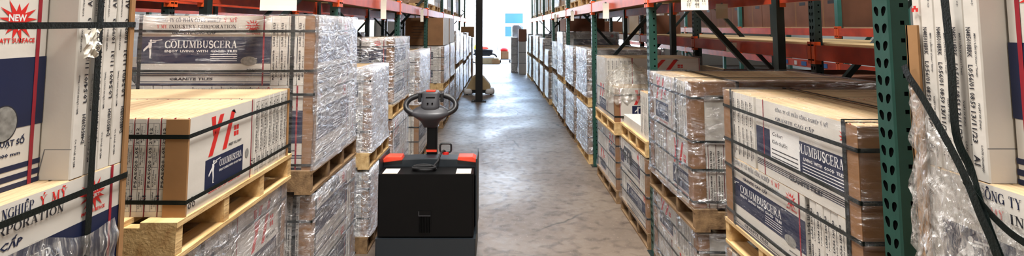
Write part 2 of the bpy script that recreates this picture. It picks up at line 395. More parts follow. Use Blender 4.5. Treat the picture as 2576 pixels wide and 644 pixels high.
def face_D(W=.8, H=.4, lod=2):   # the other printed side: navy band low, grey panel of text
    p = Print()
    p.R(.0, .09, .8, .25, 'navy')
    p.R(.14, .095, .40, .27, 'white_ink', 1)
    if lod >= 1:
        for i, t in enumerate(('CÔNG TY CỔ PHẦN CÔNG NGHIỆP Ý MỸ', 'GRANITE CAO CẤP')):
            p.T(t, .2, .355 - i * .045, .016, 'navy', .42 - i * .1, 'serif')
        p.T('Color:', .16, .225, .02, 'ink', .1, slant=.2, lv=2); p.T('Kích thước:', .16, .185, .02, 'ink', .14, slant=.2, lv=2)
        for i in range(3): p.R(.155, .112 + i * .02, .385, .117 + i * .02, 'ink', 2)
        p.T('COLUMBUSCERA', .35, .195, .044, 'white_ink', .36, 'serif', lv=2)
        p.T('LIVING  WITH  GOOD  TILES', .43, .165, .014, 'white_ink', .28, bold=.03, lv=2)
        for i in range(4): p.R(.42, .150 - i * .014, .72, .154 - i * .014, 'white_ink', 2)
        p.T('GRANITE TILES', .3, .04, .02, 'ink', .26, bold=.04, slant=.1)
    for i in range(4): p.R(.0, .07 - i * .009, .8, .074 - i * .009, 'navy')
    p.it.append((burst(.73, .33, .045, seed=8), 'red', 1))
    p.R(.075, 0, .083, .4, 'red_tape', 3); p.R(.755, 0, .765, .4, 'red_tape', 3)
    return p.scaled(W / .8, H / .4)
def face_Y(W=.56, H=.37, lod=2):
    p = Print(); sl = .16
    def st(x0, x1, z0, z1, w, m='red'):
        k = sl * (z1 - z0) / .3 * 1.0
        p.P([(x0, z0), (x0 + w, z0), (x1 + w, z1), (x1, z1)], m)
    st(.16, .245, .185, .345, .035); p.P([(.175, .345), (.21, .345), (.215, .275), (.195, .262)], 'red')
    st(.275, .345, .19, .345, .036); p.P([(.345, .345), (.39, .33), (.368, .352)], 'ink')
    for i in range(2):
        for j in range(2): p.R(.375 + i * .024, .23 + j * .026, .395 + i * .024, .25 + j * .026, 'red')
    if lod >= 1: p.T('INKJET FULL BODY', .33, .196, .011, 'ink', .12, bold=.03)
    p.R(.14, .055, .47, .175, 'navy')
    if lod >= 1:
        figure(p, .17, .07, .095)
        p.T('COLUMBUSCERA', .255, .125, .028, 'white_ink', .2, 'serif', lv=2); p.T('ENJOY LIVING WITH GOOD TILES', .255, .105, .009, 'white_ink', .2, bold=.03, lv=2)
        p.T('GRANITE CAO CẤP - GRANITE TILES', .17, .034, .011, 'red', .28, bold=.02)
        for i in range(3):
            cx, cz = .035 + .014 * i, .03 + (.02 if i == 1 else 0)
            o = ell(cx, cz, .011, .011, 10); n_ = ell(cx, cz, .007, .007, 10)
            p.it.append(((o + n_, [(k, (k + 1) % 10, 10 + (k + 1) % 10, 10 + k) for k in range(10)]), 'ink', 1))
    p.P(ell(.51, .125, .019, .022, 14), 'oval_grey', 2)
    p.R(.0, 0, .008, .37, 'red_tape', 3); p.R(.548, 0, .555, .37, 'red_tape', 3)
    return p.scaled(W / .56, H / .37)
def face_S(W=.4, H=.8, lod=2):   # standing carton
    p = Print()
    p.R(0, .145, W, .315, 'navy'); p.P(ell(W - .112, .160, .039, .044, 24), 'ink', 1); p.P(ell(W - .112, .160, .036, .041, 24), 'oval_grey', 2)
    p.R(.0, .045, W, .058, 'navy'); p.R(.0, .02, W, .034, 'navy'); p.R(.0, .0, W, .012, 'navy')
    p.it.append((burst(W - .092, .405, .05, seed=5), 'red', 1))
    p.it.append((burst(.085, .42, .05, seed=5), 'red', 1))
    if lod >= 1:
        p.T('NEW', W - .118, .405, .016, 'white_ink', .05, bold=.04, rot=0, lv=2); p.T('INKJET', W - .124, .386, .012, 'white_ink', .065, bold=.03, lv=2)
        p.T('MATT SURFACE', W - .15, .352, .011, 'red', .11, bold=.03)
        p.T('IN KỸ THUẬT SỐ', W - .2, .105, .014, 'navy', .15, bold=.03); p.T('400 x 800 mm', W - .17, .08, .008, 'navy', .11, bold=.03)
    p.R(W - .035, 0, W - .024, .8, 'red_tape', 3); p.R(.024, 0, .035, .8, 'red_tape', 3)
    p.R(0, .50, W, .64, 'navy'); p.R(0, .655, W, .665, 'navy')
    return p
def face_plain(W, H, lod=2):   # back of a standing carton: glued flap outline
    p = Print()
    if lod:
        for x0, x1, z0, z1 in ((W - .085, W - .07, .0, .075),):
            p.P([(x0, z0), (x0 + .0025, z0), (x1 + .0025, z1), (x1, z1)], 'ink_grey'); p.R(x1, z1, W, z1 + .002, 'ink_grey')
            p.P([(x0 - W + .155, z0), (x0 - W + .1575, z0), (.0725 - .0, z1), (.07, z1)], 'ink_grey'); p.R(0, z1, .0715, z1 + .002, 'ink_grey')
            p.P([(x1, H - z1), (x1 + .0025, H - z1), (x0 + .0025, H), (x0, H)], 'ink_grey'); p.R(x1, H - z1, W, H - z1 + .002, 'ink_grey')
    return p
def edge_long(T, H, code, down, lod=2, lot='L0:54/01', tm='11:31', dt='10/09/23'):   # print along a standing carton's narrow side
    p = Print()
    if lod < 1: return p
    s = T / .047
    seq = [('s', 'MÃ SP (Prod. n.):', .03, .07), ('d', code, .085, .075), ('s', 'MÀU / LẦN SX (Color / Times):', .165, .10), ('d', lot, .19, .075), ('d', tm, .28, .042),
           ('s', 'NGÀY SX (Date):', .325, .06), ('d', dt, .345, .07), ('s', 'LOẠI (Quality):', .42, .06), ('d', 'A1', .445, .022)]
    if down: seq = [(k, t, {.085: .150, .19: .238, .28: .302, .345: .345}.get(z, z), {.085: .07, .19: .056, .28: .036, .345: .072}.get(z, w)) for k, t, z, w in seq]
    for k, t, z, w in seq:
        if not down:
            if k == 's': p.T(t, T * .32, z, .0052 * s, 'ink', w, rot=90, bold=.02)
            else: p.T(t, T * .88, z, (.0115 if t != 'A1' else .015) * s, 'ink', w, rot=90, bold=.02)
        else:
            # A1 at the bottom, reading downwards
            zz = .50 - z
            if k == 's': p.T(t, T * .62, zz, .0052 * s, 'ink', w, rot=-90, bold=.02)
            else: p.T(t, T * .16, zz, (.0135 if t != 'A1' else .017) * s, 'ink', w, rot=-90, bold=.018)
    return p
def edge_short(T, H, lod=2, code='P5A5020 L05 29/12'):   # ruled table on a lying carton's short side
    p = Print(); a, b = T * .08, T * .92; L = .0012
    if lod < 1:
        for i in range(3): p.R(T * .2, H * (.1 + .3 * i), T * .75, H * (.3 + .3 * i), 'ink_grey')
        return p
    for x in (a, b - L): p.R(x, .02, x + L, H - .02, 'ink')
    p.R(T * .47, .02, T * .47 + L, H - .02, 'ink')
    for i in range(5): z = .02 + (H - .04) * i / 4; p.R(a, z - L, b, z, 'ink')
    hh = (H - .04)
    p.T('A1', T * .12, .02 + hh * .08, T * .26, 'ink', hh * .1, rot=90, bold=.03); p.T(code, T * .40, .02 + hh * .27, T * .22, 'ink', hh * .68, rot=90, bold=.02)
    for i, t in enumerate(('LOẠI (Quality)', 'NGÀY SX (Date)', 'MÀU / LẦN SX (Times)', 'MÃ SP (Prod. n.)')):
        p.T(t, T * .66, .02 + hh * (.03 + .25 * i), T * .11, 'ink', hh * .19, rot=90, bold=.02)
        p.T(t[5:], T * .82, .02 + hh * (.05 + .25 * i), T * .10, 'ink', hh * .12, rot=90, bold=.02)
    return p
def edge_text(T, H, lod=2):     # plain columns of text on a lying carton's short side
    p = Print()
    if lod < 1:
        p.R(T * .3, H * .12, T * .6, H * .85, 'ink_grey'); return p
    p.T('MÀU (Color): N485018', T * .42, H * .08, T * .22, 'ink', H * .42, rot=90, bold=.03); p.T('LO:56 13/11/23', T * .42, H * .56, T * .24, 'ink', H * .34, rot=90, bold=.04)
    p.T('MÃ SP (Prod. n.)', T * .74, H * .12, T * .13, 'ink', H * .3, rot=90, bold=.02); p.T('LOẠI (Quality) A1', T * .74, H * .55, T * .13, 'ink', H * .32, rot=90, bold=.02)
    return p

_bm = {}
def carton(W, H, T, face, edge, lod, body='card_white', top='card_top', code='', down=False):
    k = (round(W, 3), round(H, 3), round(T, 4), face, edge, lod, body, top, code, down)
    if k in _bm: return _bm[k]
    mb = MB(); b = min(.003, T * .1)
    g = .0008
    # rounded carton body: chamfered box
    x0, x1, y0, y1, z0, z1 = g, W - g, g, T - g, 0, H - g
    def ring(z, i): return [(x0 + i, y0 + i, z), (x1 - i, y0 + i, z), (x1 - i, y1 - i, z), (x0 + i, y1 - i, z)]
    P8 = [(x0 + b, y0), (x1 - b, y0), (x1, y0 + b), (x1, y1 - b), (x1 - b, y1), (x0 + b, y1), (x0, y1 - b), (x0, y0 + b)]
    P8i = [(x0 + b, y0 + b), (x1 - b, y0 + b), (x1 - b, y0 + b), (x1 - b, y1 - b), (x1 - b, y1 - b), (x0 + b, y1 - b), (x0 + b, y1 - b), (x0 + b, y0 + b)]
    vs = [(x, y, z0) for x, y in P8] + [(x, y, z1 - b) for x, y in P8] + [(x, y, z1) for x, y in P8i]
    fs = [(i, (i + 1) % 8, 8 + (i + 1) % 8, 8 + i) for i in range(8)] + [tuple(range(8))[::-1]]
    mb.add(vs, fs, body)
    ft = [(8 + i, 8 + (i + 1) % 8, 16 + (i + 1) % 8, 16 + i) for i in range(8)] + [(16, 17, 19, 21)]
    mb.add(vs, ft, top)
    F = {'C': face_C, 'D': face_D, 'Y': face_Y, 'S': face_S, 'P': face_plain}.get(face)
    if F:
        pr = F(W, H, lod); pr.put(mb, ((0, g, 0), (1, 0, 0), (0, 0, 1), (0, -1, 0)))
        pr.put(mb, ((W, T - g, 0), (-1, 0, 0), (0, 0, 1), (0, 1, 0)))
    E_ = None
    if edge == 'L': E_ = edge_long(T, H, code or 'D485020RH', down, lod, *(('L0:56/01', '08:59', '13/11/23') if down else ('L0:54/01', '11:31', '10/09/23')))
    elif edge == 'T': E_ = edge_short(T, H, lod)
    elif edge == 'X': E_ = edge_text(T, H, lod)
    if E_:
        E_.put(mb, ((W - g, 0, 0), (0, 1, 0), (0, 0, 1), (1, 0, 0)))
        E_.put(mb, ((g, T, 0), (0, -1, 0), (0, 0, 1), (-1, 0, 0)))
    _bm[k] = mb.mesh('tile_box')
    return _bm[k]

# ------------------------------------------------------------------ pallet
_pm = {}
def pallet(label, side, X0, y0, z0, Lu, Lv, far=False, old=False, group=None, H=.14, skew=0):
    """base corner on aisle side, near end. boards run along the aisle, stringers into the rack"""
    t = tag(empty('wooden_pallet', (side * X0, y0, z0), skew), label, 'pallet', group)
    m = 'wood_old' if old else 'wood'
    sx = side
    def part(name, bx, k):
        key = (name, tuple(round(v, 3) for v in bx), m, sx)
        if key not in _pm:
            mb = MB(); u0, v0, w0, u1, v1, w1 = bx
            a, b = sorted((u0 * sx, u1 * sx)); mb.box((a, v0, w0), (b, v1, w1), m); _pm[key] = mb.mesh(name)
        return link(name, _pm[key], t)
    bx = []
    nb = 6; bw = Lu / (nb + (nb - 1) * .45) if nb > 1 else Lu; pitch = (Lu - bw) / (nb - 1)
    for i in range(nb): bx.append(('deck_board', (i * pitch, 0, H - .02, i * pitch + bw, Lv, H)))
    for i in range(3):
        c = (Lu - .1) * i / 2; bx.append(('bottom_board', (c, 0, 0, c + .1, Lv, .018)))
    for i in range(4):
        c = (Lv - .045) * i / 3; bx.append(('stringer', (.004, c, .018, Lu - .004, c + .045, H - .02)))
    if far:
        mb = MB()
        for _, b_ in bx:
            a, b = sorted((b_[0] * sx, b_[3] * sx)); mb.box((a, b_[1], b_[2]), (b, b_[4], b_[5]), m)
        key = ('far', round(Lu, 2), round(Lv, 2), m, sx)
        if key not in _pm: _pm[key] = mb.mesh('pallet_boards')
        link('pallet_boards', _pm[key], t)
    else:
        for i, (n_, b_) in enumerate(bx): part(n_, b_, i)
    return t

# ------------------------------------------------------------------ load
def wrap_mesh(side, Lu, Lv, Hh, mat, seed, amp=.006, off=.010, step=.06, top=True, flare=.015, faces='nafr'):
    rd = random.Random(seed)
    r = .02
    per = []
    u0, u1, v0, v1 = -off, Lu + off, -off, Lv + off
    def seg(a, b, n): return [(a[0] + (b[0] - a[0]) * i / n, a[1] + (b[1] - a[1]) * i / n) for i in range(n)]
    nU = max(4, int(Lu / step)); nV = max(4, int(Lv / step))
    cs = [(u0 + r, v0), (u1 - r, v0), (u1, v0 + r), (u1, v1 - r), (u1 - r, v1), (u0 + r, v1), (u0, v1 - r), (u0, v0 + r)]
    for i in range(8): per += seg(cs[i], cs[(i + 1) % 8], (nU if i % 4 == 0 else nV) if i % 2 == 0 else 1)
    nz = max(5, int(Hh / step)); N = len(per); vs = []
    ph = [rd.uniform(0, 6.3) for _ in range(6)]
    cu, cv = Lu / 2, Lv / 2
    for j in range(nz + 1):
        z = Hh * j / nz
        for i, (u, v) in enumerate(per):
            a = amp * (math.sin(z * 23 + i * .9 + ph[0]) * .5 + math.sin(z * 11 - i * .55 + ph[1]) * .5 + rd.uniform(-.5, .5)) + amp * .8
            if j == 0: a += flare
            if j == 1: a += flare * .4
            L = math.hypot(u - cu, v - cv); du, dv = (u - cu) / L, (v - cv) / L
            vs.append((side * (u + du * a), v + dv * a, z if j < nz else z + off * .6))
    fs = [(j * N + i, j * N + (i + 1) % N, (j + 1) * N + (i + 1) % N, (j + 1) * N + i) for j in range(nz) for i in range(N)]
    if top:
        o = len(vs)
        for (u, v) in per:
            k = .12 / max(Lu, Lv) * 2
            vs.append((side * (u + (cu - u) * k), v + (cv - v) * k, Hh + off * .6 + rd.uniform(0, .006)))
        fs += [(nz * N + i, nz * N + (i + 1) % N, o + (i + 1) % N, o + i) for i in range(N)]
    mb = MB(); mb.add(vs, fs, mat); return mb

def strap_ring(side, Lu, Lv, z, mat='strap', w=.016, off=.006, sag=0, seed=0):
    """horizontal band round the block"""
    rd = random.Random(seed); mb = MB(); pts = []
    cs = [(-off, -off), (Lu + off, -off), (Lu + off, Lv + off), (-off, Lv + off)]
    th = .0015; n = 6; ring = []
    for i in range(4):
        a, b = cs[i], cs[(i + 1) % 4]; k0 = rd.uniform(-.006, .006)
        for k in range(n): 
            t = k / n; ring.append((a[0] + (b[0] - a[0]) * t, a[1] + (b[1] - a[1]) * t, z + math.sin(t * PI) * (k0 - sag)))
    N = len(ring); vs = []
    for (u, v, zz) in ring:
        du = 1 if u > Lu / 2 else -1; dv = 1 if v > Lv / 2 else -1
        for dz in (-w / 2, w / 2):
            vs.append((side * u, v, zz + dz)); vs.append((side * (u + du * th), v + dv * th, zz + dz))
    fs = []
    for i in range(N):
        j = (i + 1) % N
        a, b = i * 4, j * 4
        fs += [(a + 1, b + 1, b + 3, a + 3), (a, a + 2, b + 2, b), (a + 2, a + 3, b + 3, b + 2), (a, b, b + 1, a + 1)]
    mb.add(vs, fs, mat); return mb
def strap_over(side, axis, pos, Lu, Lv, Hh, mat='strap', w=.022, off=.006, zlo=.003):
    """vertical loop over the block: axis 'v' lies in a plane v=pos, axis 'u' in a plane u=pos"""
    mb = MB(); th = .0015
    L = Lu if axis == 'v' else Lv
    for a, b in (((-off, zlo), (-off, Hh + off)), ((-off, Hh + off), (L + off, Hh + off)), ((L + off, Hh + off), (L + off, zlo))):
        if axis == 'v': p, q = (side * a[0], pos, a[1]), (side * b[0], pos, b[1])
        else: p, q = (side * pos, a[0], a[1]), (side * pos, b[0], b[1])
        if a[0] == b[0]:
            if axis == 'v': mb.box((min(p[0], q[0]) - th / 2, pos - w / 2, min(a[1], b[1])), (max(p[0], q[0]) + th / 2, pos + w / 2, max(a[1], b[1])), mat)
            else: mb.box((side * pos - w / 2, a[0] - th / 2, min(a[1], b[1])), (side * pos + w / 2, a[0] + th / 2, max(a[1], b[1])), mat)
        else:
            if axis == 'v':
                x0, x1 = sorted((p[0], q[0])); mb.box((x0, pos - w / 2, a[1] - th / 2), (x1, pos + w / 2, a[1] + th / 2), mat)
            else: mb.box((side * pos - w / 2, a[0], a[1] - th / 2), (side * pos + w / 2, b[0], a[1] + th / 2), mat)
    return mb
def corner_board(side, Hh, w, mat='card_brown', u=0, v=0, du=1, dv=1, z0=0, th=.004, off=.0015, wu=None, split=0):
    mb = MB(); wu = wu or w
    a, b = sorted((side * (u - off * du), side * (u + wu * du)))
    c, d = sorted((v - off * dv, v - (off + th) * dv))
    mb.box((a, c, z0), (b, d, Hh), mat)
    a, b = sorted((side * (u - off * du), side * (u - (off + th) * du)))
    c, d = sorted((v - (off + th) * dv, v + w * dv))
    mb.box((a, c, z0), (b, d, Hh), mat)
    return mb

def block(name, label, side, X0, y0, z0, Lu, Lv, layers, lod=2, straps=(), sv=(), su=(), corner=.05, wrap=None, seed=0, group=None, cat='tile stack',
          strapmat='strap', wrap_kw={}, skew=0, corners='na', card='card_brown', cornerZ=None, ctop=0):
    """layers: list of dicts(h, cells=[(u0,v0,orient,W,T,n,face,edge,kw)])"""
    rd = random.Random(seed)
    t = tag(empty(name, (side * X0, y0, z0), skew), label, cat, group)
    z = 0
    tot = sum(ly['h'] for ly in layers); kz = (tot - .02) / tot if z0 < .2 else 1
    for ly in layers:
        H = ly['h'] * kz
        for (u0, v0, ori, W, T, n, face, edge, kw) in ly['cells']:
            me = carton(W, H * kw.get('hk', 1), T, face, edge, kw.get('lod', lod), kw.get('body', 'card_white'), kw.get('top', 'card_top'), kw.get('code', ''), kw.get('down', False))
            for i in range(n):
                j = rd.uniform(0, .004) if lod else 0
                if ori == 'A':      # big face to the aisle
                    u = u0 + i * T
                    if side < 0: loc = (-u - (j if i else 0), v0, z); rz = PI / 2
                    else: loc = (u + (j if i else 0), v0 + W, z); rz = -PI / 2
                    if i > 0 and i < n - 1 and kw.get('skin'): pass
                else:               # big face to the near end
                    v = v0 + i * T
                    loc = (-(u0 + W) - j, v, z) if side < 0 else (u0 + j, v, z); rz = 0
                link('tile_box', me, t, loc, rz)
        z += H
    Hh = z
    if corner:
        for dv, vv in ((1, 0), (-1, Lv)):
            if dv == -1 and lod < 2: continue
            cb = corner_board(side, (cornerZ or Hh) - .004, corner, card, 0, vv, 1, dv, z0=.002)
            cb.build('corner_board', t)
    for k, s in enumerate(straps): strap_ring(side, Lu, Lv, s, strapmat, seed=seed + k, off=.008).build('strap', t)
    for s in sv: strap_over(side, 'v', s, Lu, Lv, Hh, strapmat, off=.009).build('strap', t)
    for s in su: strap_over(side, 'u', s, Lu, Lv, Hh, strapmat, off=.009).build('strap', t)
    if wrap:
        w = wrap_mesh(side, Lu, Lv, Hh, wrap, seed, **({'step': .05 if lod >= 2 else .1, 'off': .013} | wrap_kw)).build('stretch_wrap', t, smooth=True)
    return t, Hh

def mixA(h, Lu, Lv, W, T=.047, face='C', edge='X', near=True, We=.8, body='card_white', lod=None, **kw):
    """printed face towards the aisle at one end, rest of the row shows short edges"""
    n = int(Lu / T + .001); k = dict(body=body, **kw)
    if lod is not None: k['lod'] = lod
    m = int((Lv - W) / T + .001); v0 = 0 if near else Lv - W
    ve = W if near else 0
    ve += (Lv - W - m * T) * (1 if near else .0)
    cells = [(0, v0, 'A', W, Lu / n, n, face, edge, k), (0, ve, 'N', min(We, Lu), T, m, 'P', edge, k)]
    if Lu - We > .1: cells.append((We, ve, 'N', Lu - We, T, m, None, None, k))
    return dict(h=h, cells=cells)
def mixN(h, Lu, Lv, W, nA=3, T=.052, face='C', edge='X', body='card_white', Wa=.8, **kw):
    """printed face towards the near end, nA cartons flat along the aisle"""
    k = dict(body=body, **kw); n = int(Lv / T + .001)
    cells = [(0, 0, 'A', min(Wa, Lv), T, nA, 'Y' if kw.get('y') else 'C', edge, k), (nA * T, 0, 'N', min(W, Lu - nA * T), Lv / n, n, face, edge, k)]
    if Lv - Wa > .1: cells.append((0, Wa, 'N', nA * T, T, int((Lv - Wa) / T), 'P', edge, k))
    r = Lu - nA * T - W
    if r > .1: cells.append((nA * T + W, 0, 'A', min(Wa, Lv), T, int(r / T), None, None, k))
    return dict(h=h, cells=cells)

# ================================================================== SETTING
def struct(o): o['kind'] = 'structure'; return o
XW0, XW1, YW0, YW1, ZC = -13.0, 14.0, -7.0, 28.5, 7.2
mb = MB(); mb.box((XW0 - .2, YW0 - .2, -.2), (XW1 + .2, YW1 + .2, 0), 'concrete'); struct(mb.build('floor'))
mb = MB(); mb.box((XW0 - .2, YW0 - .2, ZC), (XW1 + .2, YW1 + .2, ZC + .2), 'roof_paint'); struct(mb.build('ceiling'))
mb = MB(); mb.box((XW0 - .2, YW0, 0), (XW0, YW1, ZC), 'wall_paint'); struct(mb.build('wall_left'))
mb = MB(); mb.box((XW1, YW0, 0), (XW1 + .2, YW1, ZC), 'wall_paint'); struct(mb.build('wall_right'))
def wall_open(name, y0, y1, ops):
    mb = MB(); x = XW0
    for a, b, h0, h1 in ops:
        mb.box((x, y0, 0), (a, y1, ZC), 'wall_paint'); mb.box((a, y0, h1), (b, y1, ZC), 'wall_paint')
        if h0: mb.box((a, y0, 0), (b, y1, h0), 'wall_paint')
        x = b
    mb.box((x, y0, 0), (XW1, y1, ZC), 'wall_paint'); struct(mb.build(name))
DO = [(-10.5, -6.5, 0, 4.6), (-3.0, 2.6, 0, 5.2), (5.6, 8.4, 0, 3.4)]
wall_open('wall_back', YW1, YW1 + .25, DO)
wall_open('wall_front', YW0 - .25, YW0, [])
for i, (a, b, h0, h1) in enumerate(DO):
    mb = MB()
    mb.box((a - .1, YW1 - .05, 0), (a, YW1 + .3, h1 + .1), 'steel'); mb.box((b, YW1 - .05, 0), (b + .1, YW1 + .3, h1 + .1), 'steel'); mb.box((a, YW1 - .05, h1), (b, YW1 + .3, h1 + .1), 'steel')
    struct(mb.build('door_%d' % (i + 1)))
mb = MB(); mb.box((-60, YW1 + .25, -.25), (60, 90, -.02), 'pavement'); struct(mb.build('ground'))
mb = MB(); mb.box((-60, -60, -.25), (60, YW0 - .25, -.02), 'pavement'); struct(mb.build('ground'))

# ================================================================== RACKING
def frame_meshes(nrow, ztop):
    """post with punched holes: aisle face plate at x=0 facing -x, spanning y 0..0.076"""
    def plate(w, h, holes):
        # one rectangular cell round every hole, tessellated on its own
        from mathutils.geometry import tessellate_polygon
        vs, fs = [], []
        cols = sorted({round(sum(q[0] for q in hl) / len(hl), 2) for hl in holes})
        rows = {}
        for hl in holes:
            cz = (min(q[1] for q in hl) + max(q[1] for q in hl)) / 2; rows.setdefault(round(cz, 3), []).append(hl)
        zs = sorted(rows); z_lo = 0
        for k, z in enumerate(zs):
            z_hi = (z + zs[k + 1]) / 2 if k < len(zs) - 1 else h
            hs = sorted(rows[z], key=lambda hl: hl[0][0]); x_lo = 0
            for c, hl in enumerate(hs):
                x_hi = w if c == len(hs) - 1 else (max(q[0] for q in hl) + min(q[0] for q in hs[c + 1])) / 2
                ring = [(x_lo, z_lo), (x_hi, z_lo), (x_hi, z_hi), (x_lo, z_hi)]
                allp = ring + list(hl); o = len(vs); vs += allp
                fs += [tuple(o + q for q in t) for t in tessellate_polygon([[Vector((a, b, 0)) for a, b in ring], [Vector((a, b, 0)) for a, b in hl]])]
                x_lo = x_hi
            z_lo = z_hi
        return vs, fs
    PITCH = .0595
    def tear(cx, cz, k, tilt):
        r = .0118; pts = []
        for i in range(9): a = PI * i / 8; pts.append((cx + r * math.cos(a) * .95, cz + .006 + r * math.sin(a)))
        pts += [(cx - r * .8, cz - .004), (cx - .005, cz - .014), (cx, cz - .0165), (cx + .005, cz - .014), (cx + r * .8, cz - .004)]
        return [(p[0] + (p[1] - cz) * tilt, p[1]) for p in pts]
    def post(n, z0, gm='green'):
        mb = MB(); W, D, b = .088, .068, .006; zt = ztop
        tears = []; sq = []
        for i in range(n):
            z = z0 + i * PITCH
            tears += [tear(.027 - b, z, 0, -.22), tear(.062 - b, z, 0, .22)]
            q = .007; c = D / 2 + .004; zz = z + .02
            sq.append([(c - q, zz - q), (c + q, zz - q), (c + q, zz + q), (c - q, zz + q)])
        h1 = z0 + n * PITCH + .02
        f1 = plate(W - 2 * b, h1, tears)
        mb.flat(f1, ((0, W - b, 0), (0, -1, 0), (0, 0, 1), (-1, 0, 0)), 0, gm)
        mb.add([(0, b, h1), (0, W - b, h1), (0, W - b, zt), (0, b, zt)], [(0, 1, 2, 3)], gm)
        f2 = plate(D - b, h1, sq)
        mb.flat(f2, ((b, 0, 0), (1, 0, 0), (0, 0, 1), (0, -1, 0)), 0, gm)
        mb.flat(f2, ((b, W, 0), (1, 0, 0), (0, 0, 1), (0, 1, 0)), 0, gm)
        for y in (0, W): mb.add([(b, y, h1), (D, y, h1), (D, y, zt), (b, y, zt)], [(0, 1, 2, 3)], gm)
        for y, s in ((0, 1), (W, -1)):
            mb.add([(0, y + b * s, 0), (b, y, 0), (b, y, zt), (0, y + b * s, zt)], [(0, 1, 2, 3)], gm)
            mb.add([(D, y, 0), (D, y + .02 * s, 0), (D, y + .02 * s, zt), (D, y, zt)], [(0, 1, 2, 3)], gm)
        # black sheets standing in for shade inside the hollow post, set 2 mm behind the punched plates
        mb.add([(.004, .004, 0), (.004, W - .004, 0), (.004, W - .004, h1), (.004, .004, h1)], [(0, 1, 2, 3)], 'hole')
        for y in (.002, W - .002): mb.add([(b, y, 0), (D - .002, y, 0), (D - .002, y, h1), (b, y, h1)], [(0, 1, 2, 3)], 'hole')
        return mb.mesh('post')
    return post(nrow, .10), post(nrow, .10, 'green_shaded')
POST, POST_SHADED = frame_meshes(42, 4.4)
mbp = MB(); mbp.box((0, 0, 0), (.068, .088, 4.4), 'green_shaded'); POST_REAR = mbp.mesh('post')
mbp = MB(); mbp.box((0, 0, 0), (.068, .088, 4.4), 'teal_far'); POST_FAR = mbp.mesh('post')
FD = 1.2
_fc = {}
def frame(side, X0, y, label, odd=0, near=True, far=False, group=None):
    t = tag(empty('upright_frame', (side * X0, y, 0)), label, 'rack frame', group)
    def pm(u, me, flip):
        o = link('post', me, t, (side * u, 0, 0))
        if (side < 0) != flip: o.rotation_euler[2] = PI; o.location = (side * u, .088, 0)
        return o
    pm(0, (POST if near else POST_SHADED) if not far else POST_FAR, False)
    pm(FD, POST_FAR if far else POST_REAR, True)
    key = (side, odd, far)
    if key not in _fc:
        ms = []; zz = .05 if odd else .05; a = odd
        m = 'green_shaded' if not far else 'teal_far'
        zs = [.0, 1.24, 2.48, 3.72]; base = .04 if not odd else .0
        base = .05 if not odd else -.01
        for i in range(3):
            z0, z1 = zs[i] + base, zs[i + 1] + base
            lo_front = (i + odd) % 2 == 0
            ua, ub = (.07, FD - .07) if lo_front else (FD - .07, .07)
            mb = MB(); mb.bar((side * ua, .038, z0 + .04), (side * ub, .038, z1 - .02), .045, .045, m, up=(0, 1, 0)); ms.append(('diagonal_brace', mb.mesh('diagonal_brace')))
        for z in (.12, 4.2):
            mb = MB(); mb.bar((side * .07, .038, z), (side * (FD - .07), .038, z), .03, .04, m); ms.append(('horizontal_brace', mb.mesh('horizontal_brace')))
        mb = MB(); mb.box((-.03, -.03, 0), (.1, .106, .008), m); ms.append(('foot_plate', mb.mesh('foot_plate')))
        _fc[key] = ms
    for n_, me in _fc[key]:
        if n_ == 'foot_plate':
            link(n_, me, t, (side * .035 - .035, 0, 0)); link(n_, me, t, (side * (FD - .035) - .035, 0, 0))
        else: link(n_, me, t)
    return t
_bc = {}
def beam(side, X, y0, y1, z0, label, h=.13, far=False, group=None, front=True, rivets=True):
    """shelf beam along the aisle, X is its aisle-side face, z0 its underside"""
    t = tag(empty('shelf_beam', (side * X, y0, z0)), label, 'rack beam', group)
    L = round(y1 - y0, 3); k = (side, L, h, front)
    if k not in _bc:
        mb = MB(); a, b = sorted((0, side * .045))
        mb.box((a, 0, 0), (b, L, h - .025), 'orange')
        a, b = sorted((0 if not front else 0, side * .03)) ; mb.box((a, 0, h - .025), (b, L, h), 'orange')
        cons = []; s = -side if front else side
        for yy, d in ((0, 1), (L, -1)):
            mc = MB(); cons.append(mc)
            c, e = sorted((yy - .04 * d, yy + .01 * d))
            xa = 0 if front else side * .045
            a, b = sorted((xa, xa + s * .006)); mc.box((a, c, -.035), (b, e, h + .03), 'connector_orange')
            c2, e2 = sorted((yy + .001 * d, yy + .01 * d)); a2, b2 = sorted((0, side * .05)); mc.box((a2, c2, -.035), (b2, e2, h + .03), 'connector_orange')
            for zz in (.0, h):
                for q in (.01, .03):
                    xs = sorted((xa + s * .006, xa + s * .010)); mc.box((xs[0], yy - q * d - .006, zz - .006), (xs[1], yy - q * d + .006, zz + .006), 'hole')
        _bc[k] = (mb.mesh('beam_rail'), [c.mesh('end_connector') for c in cons])
    link('beam_rail', _bc[k][0], t)
    for c in _bc[k][1]: link('end_connector', c, t)
    return t
ORD = ['first', 'second', 'third', 'fourth', 'fifth', 'sixth', 'seventh', 'eighth', 'ninth', 'tenth', 'eleventh']
RY = [1.864 + 3.0 * i for i in range(-2, 8)]     # right posts
LY = [1.80 + 2.95 * i for i in range(-2, 8)]     # left posts
RX, LX, GAP = 1.32, 1.40, .26
ZB = 2.16
def sname(s): return 'right-hand' if s > 0 else 'left-hand'
